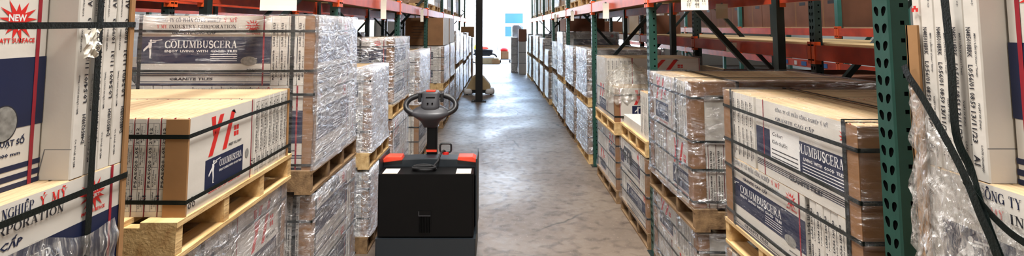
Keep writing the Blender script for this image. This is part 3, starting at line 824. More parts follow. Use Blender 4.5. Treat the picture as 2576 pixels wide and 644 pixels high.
for side, X0, ys in ((1, RX, RY), (-1, LX, LY)):
    X2 = X0 + FD + GAP
    for i, y in enumerate(ys):
        o = ORD[i]
        frame(side, X0, y, 'green rack upright frame at the aisle edge of the %s row, %s along' % (sname(side), o), odd=i % 2 == 0)
        frame(side, X2, y, 'shaded green upright frame of the back-to-back rack behind the %s row, %s along it' % (sname(side), o), odd=i % 2 == 1, near=False)
        if i < len(ys) - 1:
            y0, y1 = y + .090, ys[i + 1] - .002
            if i < 2: continue
            beam(side, X0 - .008, y0, y1, ZB, 'orange front shelf beam over the aisle-side loads, %s bay of the %s row' % (o, sname(side)))
            beam(side, X0 + FD - .04, y0, y1, ZB, 'orange rear shelf beam hidden deep in the %s bay of the %s row' % (o, sname(side)), front=False)
            if side < 0 and i == 2: L = y1 - y0
            mb = MB(); a, b = sorted((side * (X0 + .03), side * (X0 + FD)))
            nb = 12; L = y1 - y0
            y0d = y0; y0, y1 = y0 + .085, y1 - .085; L = y1 - y0
            for q in range(nb): mb.box((a, y0 + L * q / nb + .004, ZB + .132), (b, y0 + L * (q + 1) / nb - .004, ZB + .15), 'deck')
            if not (side < 0 and i == 2): tag(mb.build('shelf_deck'), 'wooden slatted deck on the overhead shelf, %s bay of the %s row' % (o, sname(side)), 'shelf deck')
            y0, y1 = y0 - .085, y1 + .085
            z2 = 1.66 if side > 0 else 2.16
            for zz, nm in ((z2, 'lower'), (2.62, 'upper')):
                beam(side, X2 - .008, y0, y1, zz, 'orange %s beam of the rack behind the %s row, near side of its %s bay' % (nm, sname(side), o))
                beam(side, X2 + FD - .04, y0, y1, zz, 'orange %s beam of the rack behind the %s row, far side of its %s bay' % (nm, sname(side), o), front=False)
            mb = MB(); a, b = sorted((side * (X2 + .03), side * (X2 + FD)))
            mb.box((a, y0 + .085, z2 + .132), (b, y1 - .085, z2 + .15), 'deck')
            tag(mb.build('shelf_deck'), 'bare plywood deck on the shelf behind the %s row, %s bay' % (sname(side), o), 'shelf deck')
# third rows across the neighbouring aisles
for side, X3, st in ((1, 5.6, 3.75), (-1, 6.4, 3.4)):
    ys = [1.6 + st * i for i in range(0, 7)]
    for i, y in enumerate(ys):
        frame(side, X3, y, 'pale teal upright frame across the neighbouring aisle on the %s, %s along' % ('right' if side > 0 else 'left', ORD[i]), odd=i % 2 == 0, far=True)
        if i < 6:
            for zz, nm in (((1.80, 'middle'), (1.22, 'lower')) if side > 0 else ((2.22, 'middle'),)):
                b_ = beam(side, X3 - .008, y + .090, ys[i + 1] - .002, zz, 'faded orange %s beam across the neighbouring aisle on the %s, %s bay' % (nm, 'right' if side > 0 else 'left', ORD[i]))
                if side > 0 and nm == 'lower' and i in (1, 2):
                    for q, (c, w) in enumerate((('blue', .14), ('white_ink', .09), ('blue', .16), ('white_ink', .08), ('blue', .12), ('white_ink', .1))):
                        mb = MB(); yy = .25 + q * .32; mb.box((-.012, yy, .025), (-.001, yy + w, .1), c); mb.build('sticker', b_)
            mb = MB(); a, b = sorted((side * (X3 + .03), side * (X3 + FD)))
            zz = 1.80 if side > 0 else 2.22
            mb.box((a, y + .165, zz + .132), (b, ys[i + 1] - .09, zz + .15), 'deck'); tag(mb.build('shelf_deck'), 'shelf deck across the neighbouring aisle on the %s, %s bay' % ('right' if side > 0 else 'left', ORD[i]), 'shelf deck')
# ================================================================== LOADS, LEFT ROW
K = 'N485018BRK'
def sheet_sign(name, parent, txt, h, loc, rz, m='ink', w=None, bold=.06):
    mb = MB(); mb.flat(word(txt, h, w, bold=bold), ((0, 0, 0), (1, 0, 0), (0, 0, 1), (0, -1, 0)), 0, m)
    return mb.build(name, parent, loc, rz)

# --- first left load (very near)
ly1 = dict(h=.4, cells=[(0, .398, 'A', .8, .047, 5, 'C', 'X', {}), (0, .0, 'N', .8, .047, 8, 'P', 'X', {})])
ly2 = dict(h=.8, cells=[(.0, .998, 'N', .4, .0495, 4, 'P', 'L', dict(code='D485020RH')),
                        (.4, .998, 'N', .4, .0495, 4, 'P', 'L', {}),
                        (.077, .596, 'A', .4, .047, 12, 'S', None, {}), (.077, .19, 'A', .4, .047, 12, 'S', None, {})])
t, Hh = block('strapped_tile_stack', 'tall white and navy tile cartons standing on a lying row, closest stack at left', -1, 1.10, .44, 1.16, 1.05, 1.199,
              [ly1, ly2], straps=(.36, .797), sv=(1.062,), corner=0, seed=1)
corner_board(-1, 1.2, .01, 'card_kraft', 0, 1.199, 1, -1, wu=.06, th=.006).build('corner_board', t)
mb = MB(); rd = random.Random(4); n = 7
vs = [(.018 + rd.uniform(-.005, .005), 1.0 + .055 * i / n, .71 + .075 * j / n + rd.uniform(-.003, .003)) for i in range(n + 1) for j in range(n + 1)]
mb.add(vs, [(i * (n + 1) + j, i * (n + 1) + j + 1, (i + 1) * (n + 1) + j + 1, (i + 1) * (n + 1) + j) for i in range(n) for j in range(n)], 'paper')
mb.flat(([(-b, a) for a, b in word('/09/27', .014, .055, bold=.02)[0]], word('/09/27', .014, .055, bold=.02)[1]), ((.024, 1.045, .722), (0, 1, 0), (0, 0, 1), (1, 0, 0)), .001, 'ink')
tag(mb.build('torn_label', t), 'crumpled torn label', kind=None)
# red tape round the recessed cartons and film at the bottom
mb = MB()
NV, NZ = 30, 12; rd = random.Random(9)
vs = []
for i in range(NV + 1):
    for j in range(NZ + 1):
        v = 1.2 * i / NV; ztop = .235 + .14 * (1.2 - v) + .012 * math.sin(v * 22); z = ztop * (1 - j / NZ) + .004; v = v * .975
        vs.append((.012 + .004 * math.sin(v * 31 + j * 1.3) + .003 * math.sin(z * 80 + v * 9) + rd.uniform(-.0015, .0015) + .006 * j / NZ, v, z))
mb.add(vs, [(i * (NZ + 1) + j, i * (NZ + 1) + j + 1, (i + 1) * (NZ + 1) + j + 1, (i + 1) * (NZ + 1) + j) for i in range(NV) for j in range(NZ)], 'film_drape')
mb.build('stretch_wrap', t, smooth=True)
pallet('pale pallet under the standing cartons closest at the left edge', -1, 1.10, .42, 1.02, 1.05, 1.24)
b0, _ = block('wrapped_tile_stack', 'floor-level wrapped tile stack under the standing cartons at the left edge', -1, 1.12, .44, .14, 1.05, 1.2, [mixA(.44, 1.05, 1.2, .8, face='C'), mixA(.44, 1.05, 1.2, .8, face='C')], lod=1, straps=(.3, .7), seed=2, wrap='film_mid')
pallet('floor pallet carrying the stacks closest at the left edge', -1, 1.10, .42, 0, 1.05, 1.24)

# --- second left load: clean white block on a new pallet
lyA = mixA(.37, 1.12, 1.0, .56, .05, face='Y', edge='T')
t, _ = block('strapped_tile_stack', 'low unwrapped white tile block with red emblem on a bright new pallet', -1, 1.20, 2.15, 1.23, 1.12, 1.0, [lyA], straps=(.30, .055), corner=0, seed=5, skew=0)
corner_board(-1, .366, .003, 'card_kraft', 0, 0, 1, 1, wu=.08, th=.006).build('corner_board', t)
corner_board(-1, .372, .003, 'card_kraft', 0, 1.0, 1, -1, wu=.09, th=.006).build('corner_board', t)
pallet('bright new pallet under the low white block with the red emblem', -1, 1.19, 2.09, 1.09, 1.14, 1.12)
block('wrapped_tile_stack', 'wrapped tile stack with red emblem under the bright new pallet on the left', -1, 1.22, 2.17, .14, 1.1, 1.02,
      [mixA(.47, 1.1, 1.02, .8, face='C', near=False), mixA(.48, 1.1, 1.02, .56, face='Y', near=False)], straps=(.2, .62, .85), sv=(.15, .95), seed=6, wrap='film_mid', strapmat='strap_dark')
pallet('floor pallet below the wrapped stack with red emblem on the left', -1, 1.20, 2.13, 0, 1.12, 1.1, old=True)

# --- third left load: tall wrapped, navy face towards the camera
L3a = mixN(.43, 1.15, .95, .83, 5, .054, face='C', edge='X', Wa=.8)
L3b = mixN(.51, 1.15, .95, .83, 1, .054, face='C', edge='X', Wa=.8)
t, Hh = block('wrapped_tile_stack', 'tall film-wrapped tile stack with large navy face and emblem, behind the low white block', -1, 1.15, 3.43, 1.08, 1.15, .95, [L3b, L3a],
              straps=(.845, .60, .455, .03), su=(.135, 1.08), corner=0, seed=7, wrap='film_light')
corner_board(-1, Hh, .05, 'card_brown', 0, 0, 1, 1, wu=.06).build('corner_board', t)
sheet_sign('shipping_mark', t, 'GTA', .055, (.003, .38, .84), PI / 2, w=.17)
mb = wrap_mesh(-1, .02, .95, Hh, 'film_mid', 70, step=.04, off=.004, amp=.008); o = mb.build('stretch_wrap', t, (.018, 0, 0), smooth=True)
pallet('rough pallet under the tall film-wrapped stack with the navy face', -1, 1.14, 3.40, .94, 1.17, 1.06, old=True)
t, _ = block('wrapped_tile_stack', 'lower wrapped tile stack with brown corner board, under the tall navy-faced stack', -1, 1.15, 3.45, .14, 1.12, .98, [mixA(.4, 1.12, .98, .8, face='C'), mixA(.4, 1.12, .98, .8, face='C')],
      straps=(.3, .63), sv=(.06,), su=(.1,), corner=.07, seed=8, wrap='film_mid')
sheet_sign('shipping_mark', t, 'GTA', .07, (.004, .35, .69), PI / 2, w=.24)
pallet('floor pallet under the lower stack behind the red-emblem stack on the left', -1, 1.14, 3.42, 0, 1.15, 1.06, old=True)

# --- fourth to seventh
t, _ = block('wrapped_tile_stack', 'shiny wrapped tile stack with cream top, just behind the tall left stack', -1, 1.15, 4.93, .85, 1.12, .74, [mixN(.365, 1.12, .74, .8, 2, face='C'), mixN(.365, 1.12, .74, .8, 2, face='C')],
      straps=(.62, .40, .18, .02), corner=.06, seed=10, wrap='film_heavy')
pallet('pallet under the shiny cream-topped left stack beside the truck', -1, 1.14, 4.90, .71, 1.14, .86)
block('wrapped_tile_stack', 'lower shiny wrapped stack beside the left flank of the black truck', -1, 1.15, 4.93, .14, 1.12, .78, [mixN(.285, 1.12, .78, .8, 2, face='C'), mixN(.285, 1.12, .78, .8, 2, face='C')],
      straps=(.4, .15), corner=.06, seed=11, wrap='film_heavy')
pallet('floor pallet beside the left flank of the black truck', -1, 1.14, 4.90, 0, 1.14, .86, old=True)
block('wrapped_tile_stack', 'wrapped tile stack with navy band on the yellow pallet, left of the steering head', -1, 1.15, 5.95, 1.12, 1.15, 1.0, [mixN(.32, 1.15, 1.0, .8, 1, face='Y'), mixN(.39, 1.15, 1.0, .8, 1, face='C')],
      straps=(.62, .30, .17, .02), su=(.35,), corner=.07, seed=12, wrap='film_mid')
pallet('yellow new pallet under the navy-banded stack, left of the steering head', -1, 1.14, 5.92, .98, 1.16, 1.08)
block('wrapped_tile_stack', 'dull wrapped stack below the yellow new pallet, left of the steering head', -1, 1.15, 5.95, .14, 1.15, 1.0, [mixA(.42, 1.15, 1.0, .8, face='C'), mixA(.42, 1.15, 1.0, .56, face='Y')], lod=1, straps=(.3, .7), corner=.05, seed=13, wrap='film_mid')
pallet('floor pallet below the yellow new pallet stack', -1, 1.14, 5.92, 0, 1.16, 1.08, old=True)
block('wrapped_tile_stack', 'wrapped upright-carton stack seen through the steering loop, upper tier', -1, 1.15, 7.88, .85, 1.15, 1.15, [mixA(.75, 1.15, 1.15, .8, face='C')], lod=1, straps=(.6, .3, .1), su=(.22,), corner=.06, seed=14, wrap='film_heavy')
pallet('pallet under the stack seen through the steering loop', -1, 1.14, 7.86, .71, 1.16, 1.19, old=True)
block('wrapped_tile_stack', 'lower-tier wrapped stack with dark straps behind the steering column', -1, 1.15, 7.88, .14, 1.15, 1.15, [mixN(.57, 1.15, 1.15, .8, 2, face='P')], lod=1, straps=(.4, .2), corner=.06, seed=15, wrap='film_light', strapmat='strap_dark')
pallet('floor pallet behind the steering column', -1, 1.14, 7.86, 0, 1.16, 1.19, old=True)

# generic stacks further down either row ------------------------------------------------
def far_stack(side, X0, y0, Lv, Lu, z_lo, top, idx, seed, upper=True, gap=.14, lod=0):
    rd = random.Random(seed); sn = sname(side)
    def cells(H, seed2):
        r = random.Random(seed2); nl = 2 if H > .5 else 1; out = []
        for q in range(nl):
            T = .1
            out.append(dict(h=H / nl, cells=[(0, 0, 'A', Lv * .62, T, 2, r.choice('CY'), None, {}), (0, Lv * .62, 'N', .5, Lv * .38 / 4, 4, None, 'X', {}), (.2, 0, 'N', Lu - .2, T, 2, 'C', None, {}), (.5, .2, 'A', Lv - .2, (Lu - .5) / 3, 3, None, None, {})]))
        return out
    w = rd.choice(('film_heavy', 'film_heavy', 'film_mid'))
    block('wrapped_tile_stack', 'floor-tier wrapped tile stack in the %s row, %s from near end' % (sn, idx), side, X0, y0, .14, Lu, Lv, cells(z_lo - .14, seed), lod=lod, straps=((z_lo - .14) * .7, (z_lo - .14) * .35), corner=.05, seed=seed, wrap=w, strapmat='strap_dark')
    pallet('floor pallet in the %s row, %s from near end' % (sn, idx), side, X0 - .01, y0 - .02, 0, Lu + .02, Lv + .04, far=True, old=rd.random() < .6)
    if upper:
        block('wrapped_tile_stack', 'upper-tier wrapped tile stack in the %s row, %s from near end' % (sn, idx), side, X0, y0, z_lo + .14, Lu, Lv, cells(top - z_lo - .14, seed + 50), lod=lod, straps=((top - z_lo - .14) * .7, (top - z_lo - .14) * .35), corner=.05, seed=seed + 1, wrap=w, strapmat='strap_dark')
        pallet('pallet between tiers in the %s row, %s from near end' % (sn, idx), side, X0 - .01, y0 - .02, z_lo, Lu + .02, Lv + .04, far=True, old=rd.random() < .5)
LW = ['fifth', 'sixth', 'seventh', 'eighth', 'ninth', 'tenth', 'eleventh', 'twelfth', 'thirteenth', 'fourteenth', 'fifteenth', 'sixteenth', 'seventeenth']
rd = random.Random(21)
slots = [(9.2, 1.15, False, .8, 1.5), (10.80, 1.10, True, .72, 1.57), (12.15, 1.15, True, .72, 1.58), (13.75, 1.15, True, .9, 1.85), (15.15, 1.15, True, .9, 1.78), (16.7, 1.15, True, .8, 1.7), (18.05, 1.15, True, .85, 1.75), (19.65, 1.15, True, .9, 1.6)]
for i, (y, lv, up, zl, tp) in enumerate(slots):
    far_stack(-1, 1.10 if y > 10 else 1.15, y, lv, 1.1, zl, tp, LW[i + 2], 100 + i * 3, upper=up, lod=1 if y < 12 else 0)
# tall flat cartons on two of the left stacks
for g, (yb, n_, zt, lab) in enumerate(((10.81, 5, 1.592, 'near'), (12.2, 5, 1.602, 'far'))):
    key = None
    for i in range(n_):
        W, H, T = .74, .54, .205
        mb = MB(); mb.box((0, 0, 0), (W, T, H), 'card_brown')
        mb.box((W + .0, 0.004, .0), (W + .012, T - .012, H + .004), 'white_panel')
        p = Print()
        for k in range(5): p.R(.12 + .03 * (k % 2), .36 - k * .055, .42 - .05 * (k % 3), .368 - k * .055, 'ink')
        p.put(mb, ((0, 0, 0), (1, 0, 0), (0, 0, 1), (0, -1, 0)))
        tag(mb.build('flat_carton', loc=(-1.11 - W, yb + i * (T + .02), zt)), 'brown flat carton with pale edge, %s of the %s five on the left stacks' % (ORD[i], lab), 'carton', 'brown flat cartons on the left stacks')

# ================================================================== LOADS, RIGHT ROW
# near right load
ly1 = dict(h=.4, cells=[(0, .331, 'A', .8, .047, 5, 'C', 'X', {}), (0, 1.132, 'N', .8, .034, 2, 'P', None, {}), (0, 0, 'N', .8, .047, 7, 'P', 'X', {})])
ly2 = dict(h=.8, cells=[(.0, .988, 'N', .4, .0450, 4, 'P', 'L', dict(body='card_white', code=K, down=True)), (0, 1.168, 'N', .4, .03, 1, 'P', None, {}),
                        (.4, .988, 'N', .4, .0450, 4, 'P', 'L', dict(code=K, down=True)),
                        (.060, .585, 'A', .4, .047, 12, 'S', None, {}), (.060, .18, 'A', .4, .047, 12, 'S', None, {})])
t, Hh = block('strapped_tile_stack', 'tall white cartons with torn film and loose green strap, closest stack at right', 1, 1.10, .275, 1.2, 1.05, 1.2, [ly1, ly2], straps=(), corner=0, seed=30)
mb = MB(); mb.box((-.008, 1.166, .002), (-.002, 1.205, .755), 'card_kraft'); mb.box((-.008, 1.2, .002), (.05, 1.206, .755), 'card_kraft'); mb.build('corner_board', t)
mb = MB()
for dx in (-.007, 0, .007): mb.prism([(.004, 0), (.004, .01), (-.004, .01), (-.004, 0)], ((-.001, 1.178 + dx, .79 + (.006 if dx == 0 else 0)), (0, -1, 0), (0, 0, 1), (-1, 0, 0)), 0, .0008, 'red')
mb.build('red_mark', t)
def ribbon(name, pts, w, parent, mat='strap', th=.0012, bulge=None):
    mb = MB(); vs = []; N = len(pts)
    for i, p in enumerate(pts):
        a = Vector(pts[max(i - 1, 0)]); b = Vector(pts[min(i + 1, N - 1)]); d = (b - a).normalized(); s = Vector((1, 0, 0)).cross(d).normalized()
        for k in (-1, 1):
            q = Vector(p) + s * w / 2 * k; vs += [tuple(q), (q.x - th, q.y, q.z)]
    fs = []
    for i in range(N - 1):
        a, b = i * 4, i * 4 + 4
        fs += [(a + 1, b + 1, b + 3, a + 3), (a, a + 2, b + 2, b), (a + 2, a + 3, b + 3, b + 2), (a, b, b + 1, a + 1)]
    mb.add(vs, fs, mat); return mb.build(name, parent)
def smooth_path(p, n=6):
    out = []; P_ = [Vector(x) for x in p]
    for i in range(len(P_) - 1):
        a, b, c, d = P_[max(i - 1, 0)], P_[i], P_[i + 1], P_[min(i + 2, len(P_) - 1)]
        for k in range(n):
            t_ = k / n; out.append(tuple(.5 * ((2 * b) + (c - a) * t_ + (2 * a - 5 * b + 4 * c - d) * t_ ** 2 + (3 * b - a - 3 * c + d) * t_ ** 3)))
    out.append(tuple(P_[-1])); return out
o_ = Vector((1.10, .275, 1.2))
L_ = lambda pts: smooth_path([tuple(Vector(p) - o_) for p in pts])
ribbon('strap', L_([(1.082, 1.333, 2.03), (1.083, 1.327, 1.872), (1.083, 1.326, 1.70), (1.080, 1.29, 1.63), (1.070, 1.262, 1.575), (1.062, 1.232, 1.52), (1.06, 1.20, 1.45), (1.06, 1.18, 1.38)]), .024, t)
ribbon('strap', L_([(1.075, 1.470, 1.85), (1.073, 1.455, 1.822), (1.072, 1.408, 1.770), (1.068, 1.331, 1.672), (1.063, 1.281, 1.603), (1.058, 1.245, 1.54), (1.055, 1.215, 1.49), (1.053, 1.195, 1.44), (1.05, 1.18, 1.38)]), .022, t)
ribbon('strap', L_([(1.062, 1.285, 1.60), (1.064, 1.25, 1.565), (1.066, 1.21, 1.535), (1.068, 1.165, 1.515), (1.07, 1.08, 1.50)]), .016, t)
# torn film hanging from the diagonal strap
mb = MB(); rd = random.Random(33); NI, NJ = 46, 34; vs = []
top = [(1.452, 1.80), (1.435, 1.79), (1.408, 1.74), (1.331, 1.66), (1.281, 1.60), (1.245, 1.57), (1.16, 1.53), (1.0, 1.49), (.85, 1.47)]
def ty(s_):
    k = s_ * (len(top) - 1); i = min(int(k), len(top) - 2); f_ = k - i
    return top[i][0] + (top[i + 1][0] - top[i][0]) * f_, top[i][1] + (top[i + 1][1] - top[i][1]) * f_
for i in range(NI + 1):
    y_, z_ = ty(i / NI)
    for j in range(NJ + 1):
        q = j / NJ; zz = z_ + (1.206 - z_) * q
        yy = y_ + (.012 * math.sin(j * .9 + i)) - .01 * (i == 0)
        fold = .006 * math.sin(yy * 120 + q * 9 + 2 * math.sin(q * 5)) + .005 * math.sin(yy * 230 - q * 14) + .003 * math.sin(zz * 40 + i * .5)
        vs.append((1.100 - .024 - .02 * q * (1 if i < 24 else .5) + fold + rd.uniform(-.0012, .0012), yy, zz))
mb.add([(x - o_.x, y - o_.y, z - o_.z) for x, y, z in vs], [(i * (NJ + 1) + j, (i + 1) * (NJ + 1) + j, (i + 1) * (NJ + 1) + j + 1, i * (NJ + 1) + j + 1) for i in range(NI) for j in range(NJ)], 'film_drape')
mb.build('torn_film', t, smooth=True)
pallet('pallet under the closest cartons at the right edge', 1, 1.10, .26, 1.06, 1.05, 1.23)
block('wrapped_tile_stack', 'floor-level wrapped stack under the closest cartons at the right edge', 1, 1.12, .28, .14, 1.05, 1.2, [mixA(.46, 1.05, 1.2, .8), mixA(.46, 1.05, 1.2, .8)], lod=1, straps=(.3, .7), seed=31, wrap='film_mid')
pallet('floor pallet of the closest stacks at the right edge', 1, 1.10, .26, 0, 1.05, 1.23)

# block beside the near green post
t, _ = block('strapped_tile_stack', 'large strapped block of cream and navy tile cartons left of the near green post', 1, 1.30, 2.03, .87, 1.15, 1.18,
      [mixA(.362, 1.15, 1.18, .8, .05, face='C', near=False), mixA(.362, 1.15, 1.18, .8, .05, face='D')], straps=(.635, .45, .31, .06), sv=(.07, 1.08), su=(.35,), corner=.08, seed=40, wrap='film_light',
      wrap_kw=dict(amp=.003))
pallet('new pallet under the large strapped block left of the near green post', 1, 1.29, 2.0, .73, 1.18, 1.24)
block('wrapped_tile_stack', 'floor-tier wrapped stack below the large strapped block near the green post', 1, 1.29, 2.03, .14, 1.15, 1.18, [mixA(.295, 1.15, 1.18, .8, face='C'), mixA(.295, 1.15, 1.18, .8, face='C')], straps=(.25, .5), corner=.06, seed=41, wrap='film_mid')
pallet('floor pallet below the large strapped block', 1, 1.28, 2.0, 0, 1.18, 1.24, old=True)
t, _ = block('wrapped_tile_stack', 'film-wrapped block with brown corner board and black straps between the two near posts', 1, 1.25, 3.63, .79, 1.2, .97,
      [mixA(.4, 1.2, .97, .56, .05, face='Y', near=True), mixA(.395, 1.2, .97, .56, .05, face='Y', near=False)], straps=(.70, .42, .24, .04), su=(.30,), sv=(.3,), corner=.08, seed=42, wrap='film_mid', wrap_kw=dict(off=.016))
mb = MB(); mb.box((-.004, -.0045, .715), (1.2, -.0005, .7965), 'card_brown'); mb.box((-.004, -.0045, .7955), (1.2, .07, .799), 'card_brown'); mb.build('edge_board', t)
pallet('dark pallet under the film-wrapped block between the two near posts', 1, 1.24, 3.60, .65, 1.22, 1.06, old=True)
block('wrapped_tile_stack', 'floor-tier wrapped stack with red emblems between the two near posts', 1, 1.27, 3.63, .14, 1.18, .99, [mixA(.255, 1.18, .99, .56, .05, face='Y'), mixA(.255, 1.18, .99, .56, .05, face='Y', near=False)], straps=(.38, .2, .05), su=(.25,), corner=.07, seed=43, wrap='film_mid')
pallet('floor pallet between the two near posts on the right', 1, 1.26, 3.60, 0, 1.2, 1.06, old=True)
# low remnant on a light pallet
kw = {}
lyr = [dict(h=.42, cells=[(0, 0, 'N', .8, .05, 5, 'P', 'X', kw), (0, .26, 'A', .7, .05, 22, None, None, dict(hk=.22, top='card_white'))])]
block('tile_remnant', 'short remnant of white tile cartons on a pale pallet just beyond the second green post', 1, 1.33, 5.02, .93, 1.12, .97, lyr, lod=1, corner=0, seed=44)
pallet('pale pallet under the short remnant beyond the second green post', 1, 1.30, 4.99, .79, 1.18, 1.03)
t, _ = block('wrapped_tile_stack', 'floor-tier stack with large dark letters beyond the second green post', 1, 1.31, 5.0, .14, 1.15, 1.05, [mixA(.325, 1.15, 1.05, .8, face='C'), mixA(.325, 1.15, 1.05, .8, face='D', near=False)], lod=1, straps=(.5, .3, .12), corner=.06, seed=45, wrap='film_light', strapmat='strap_dark')
sheet_sign('shipping_mark', t, 'GTB', .13, (-.004, .95, .44), -PI / 2, w=.42)
pallet('floor pallet beyond the second green post', 1, 1.30, 4.98, 0, 1.18, 1.09, old=True)
# stack with heaped loose film
lyr = [dict(h=.38, cells=[(0, 0, 'A', .42, .05, 1, 'P', 'X', {}), (.05, 0, 'N', .56, .05, 8, 'Y', None, {}), (.61, 0, 'N', .5, .05, 8, None, None, {}), (0, .42, 'A', .72, .05, 22, 'Y', 'X', {})]),
       dict(h=.31, cells=[(0, .44, 'A', .7, .05, 6, 'P', 'X', {}), (.3, .44, 'N', .83, .05, 14, 'Y', None, {})])]
t, _ = block('wrapped_tile_stack', 'stepped tile stack with crumpled loose film heaped on its low front', 1, 1.30, 6.27, .885, 1.15, 1.16, lyr, lod=1, corner=0, seed=46, straps=(.3, .06))
corner_board(1, .375, .05, 'card_brown').build('corner_board', t)
wrap_mesh(1, 1.15, .7, .70, 'film_light', 47, step=.07).build('stretch_wrap', t, (0, .45, 0), smooth=True)
mb = MB(); rd = random.Random(48); N = 26; vs = []
for i in range(N + 1):
    for j in range(N + 1):
        a, b = i / N, j / N; u = -.04 + .62 * a; v = -.03 + .47 * b
        h = .27 * (math.sin(PI * min(1, a * 1.02)) ** .7) * (b ** .5) * (1 - .15 * a)
        z = .385 + h + .03 * math.sin(a * 21 + b * 13) * math.sin(b * 17 - a * 9) + rd.uniform(-.008, .008)
        if i == 0 or j == 0 or i == N: z = .24 + rd.uniform(-.05, .03)
        vs.append((u + .012 * math.sin(b * 33), v + .012 * math.sin(a * 37), z))
mb.add(vs, [(i * (N + 1) + j, (i + 1) * (N + 1) + j, (i + 1) * (N + 1) + j + 1, i * (N + 1) + j + 1) for i in range(N) for j in range(N)], 'film_loose')
tag(mb.build('loose_film', t, smooth=True), 'crumpled yellowish loose film', kind=None)
pallet('pale pallet under the stack with heaped loose film', 1, 1.28, 6.24, .745, 1.18, 1.22)
block('wrapped_tile_stack', 'floor-tier tile stack with red emblem below the heaped loose film', 1, 1.31, 6.28, .14, 1.15, 1.16, [mixA(.30, 1.15, 1.16, .6, face='Y', near=False), mixA(.30, 1.15, 1.16, .6, face='Y')], lod=1, straps=(.48, .3, .12), corner=.05, seed=49, wrap='film_light', strapmat='strap_dark')
pallet('floor pallet below the stack with heaped loose film', 1, 1.29, 6.24, 0, 1.18, 1.22, old=True)
slots = [(8.03, 1.12, True, .8, 1.62, 1.28), (9.5, 1.15, True, .8, 1.60, 1.28), (11.05, 1.1, True, .82, 1.84, 1.28), (12.4, 1.15, True, .85, 1.6, 1.3), (14.05, 1.15, True, .8, 1.35, 1.25), (15.45, 1.15, True, .85, 1.62, 1.22),
         (17.05, 1.15, True, .85, 1.66, 1.2), (18.4, 1.15, True, .85, 1.7, 1.2), (20.05, 1.15, True, .85, 1.62, 1.15), (21.4, 1.15, True, .85, 1.68, 1.12)]
for i, (y, lv, up, zl, tp, x) in enumerate(slots):
    far_stack(1, x, y, lv, 1.1, zl, tp, LW[i + 1], 200 + i * 3, upper=up, lod=1 if y < 10 else 0)
# dark brown carton on a tall right stack
mb = MB(); mb.box((0, 0, 0), (.8, .9, .26), 'carton_dark'); mb.box((0, .44, .2605), (.8, .47, .262), 'card_kraft')
tag(mb.build('brown_carton', loc=(1.32, 11.12, 1.862)), 'dark brown carton lying on the tallest wrapped stack of the right row', 'carton')

# goods on the overhead shelves
def shelf_goods(side, X0, ys, seed):
    rd = random.Random(seed); sn = sname(side)
    for i, y in enumerate(ys):
        lv = 1.1; t = tag(empty('shelf_pallet_load', (side * (X0 + .04), y, ZB + .15)), 'upright cartons on a pallet, overhead shelf of %s row, %s from near end' % (sn, ORD[i]), 'carton load')
        mb = MB(); a, b = sorted((0, side * 1.05))
        for q in range(5): c = sorted((side * q * .22, side * (q * .22 + .13))); mb.box((c[0], 0, .09), (c[1], lv, .11), 'wood')
        for q in range(3): mb.box((a, q * .5, 0), (b, q * .5 + .09, .09), 'wood')
        mb.build('pallet_base', t)
        hh = rd.uniform(.6, .95); m0 = rd.choice(('card_brown', 'card_white', 'card_kraft'))
        n = 9; T = lv / n
        for q in range(n):
            mm = m0 if rd.random() < .6 else rd.choice(('card_white', 'card_brown', 'card_kraft'))
            mb = MB(); mb.box((a, q * T + .004, .11), (b, (q + 1) * T - .004, .11 + hh + rd.uniform(-.02, .02)), mm)
            xx = -.001 if side > 0 else .001
            s_ = sorted((0, xx)); mb.box((s_[0], q * T + .03, .2), (s_[1], (q + 1) * T - .03, .11 + hh * .6), 'ink_grey')
            mb.build('upright_carton', t)
        if rd.random() < .4: wrap_mesh(side, 1.05, lv, hh, 'film_mid', seed + i, step=.14).build('stretch_wrap', t, (0, 0, .11), smooth=True)
shelf_goods(1, RX, [7.98 + .1, 9.45, 10.98, 12.35, 13.98, 15.4, 17.0, 18.4, 20.0, 21.4], 400)
shelf_goods(-1, LX, [10.78, 12.2, 13.72, 15.1, 16.7, 18.1, 19.7], 500)

# blocks in the racks behind
def back_stack(side, X0, y, Lu, Lv, h, z0, label, mat='card_white', wrap=None, seed=0, pal=True):
    nl = max(1, round(h / .4))
    lyrs = [dict(h=h / nl, cells=[(0, 0, 'A', Lv * .6, .1, 2, 'C', None, dict(body=mat)), (0, Lv * .6, 'N', .5, Lv * .1, 4, None, 'X', dict(body=mat)), (.2, 0, 'N', Lu - .2, .1, 2, 'C', None, dict(body=mat)), (.5, .2, 'A', Lv - .2, (Lu - .5) / 3, 3, None, None, dict(body=mat))]) for _ in range(nl)]
    block('wrapped_tile_stack', label, side, X0, y, z0 + .14, Lu, Lv, lyrs, lod=1, straps=(h * .75,), corner=.05, seed=seed, wrap=wrap, strapmat='strap_dark')
    if pal: pallet('pallet under the ' + label.split(',')[0], side, X0 - .01, y - .02, z0, Lu + .02, Lv + .04, far=True, old=True)
back_stack(1, 2.86, 11.1, 1.1, 1.15, 1.2, 0, 'strapped stack behind the right-hand row, below the plywood shelf', seed=600)
back_stack(1, 2.86, 9.4, 1.1, 1.15, 1.1, 0, 'second strapped stack behind the right-hand row, below the plywood shelf', seed=601)
back_stack(-1, 2.96, 9.2, 1.1, 1.15, 1.7, 0, 'tall wrapped stack behind the left row, seen past the rack post', wrap='film_heavy', seed=602)
back_stack(-1, 2.96, 10.9, 1.1, 1.15, 1.72, 0, 'other tall wrapped stack behind the left row, further along', wrap='film_heavy', seed=603)
back_stack(-1, 2.96, 6.1, 1.1, 1.15, 1.5, 0, 'navy banded stack behind the left row, below the orange beam', seed=604)
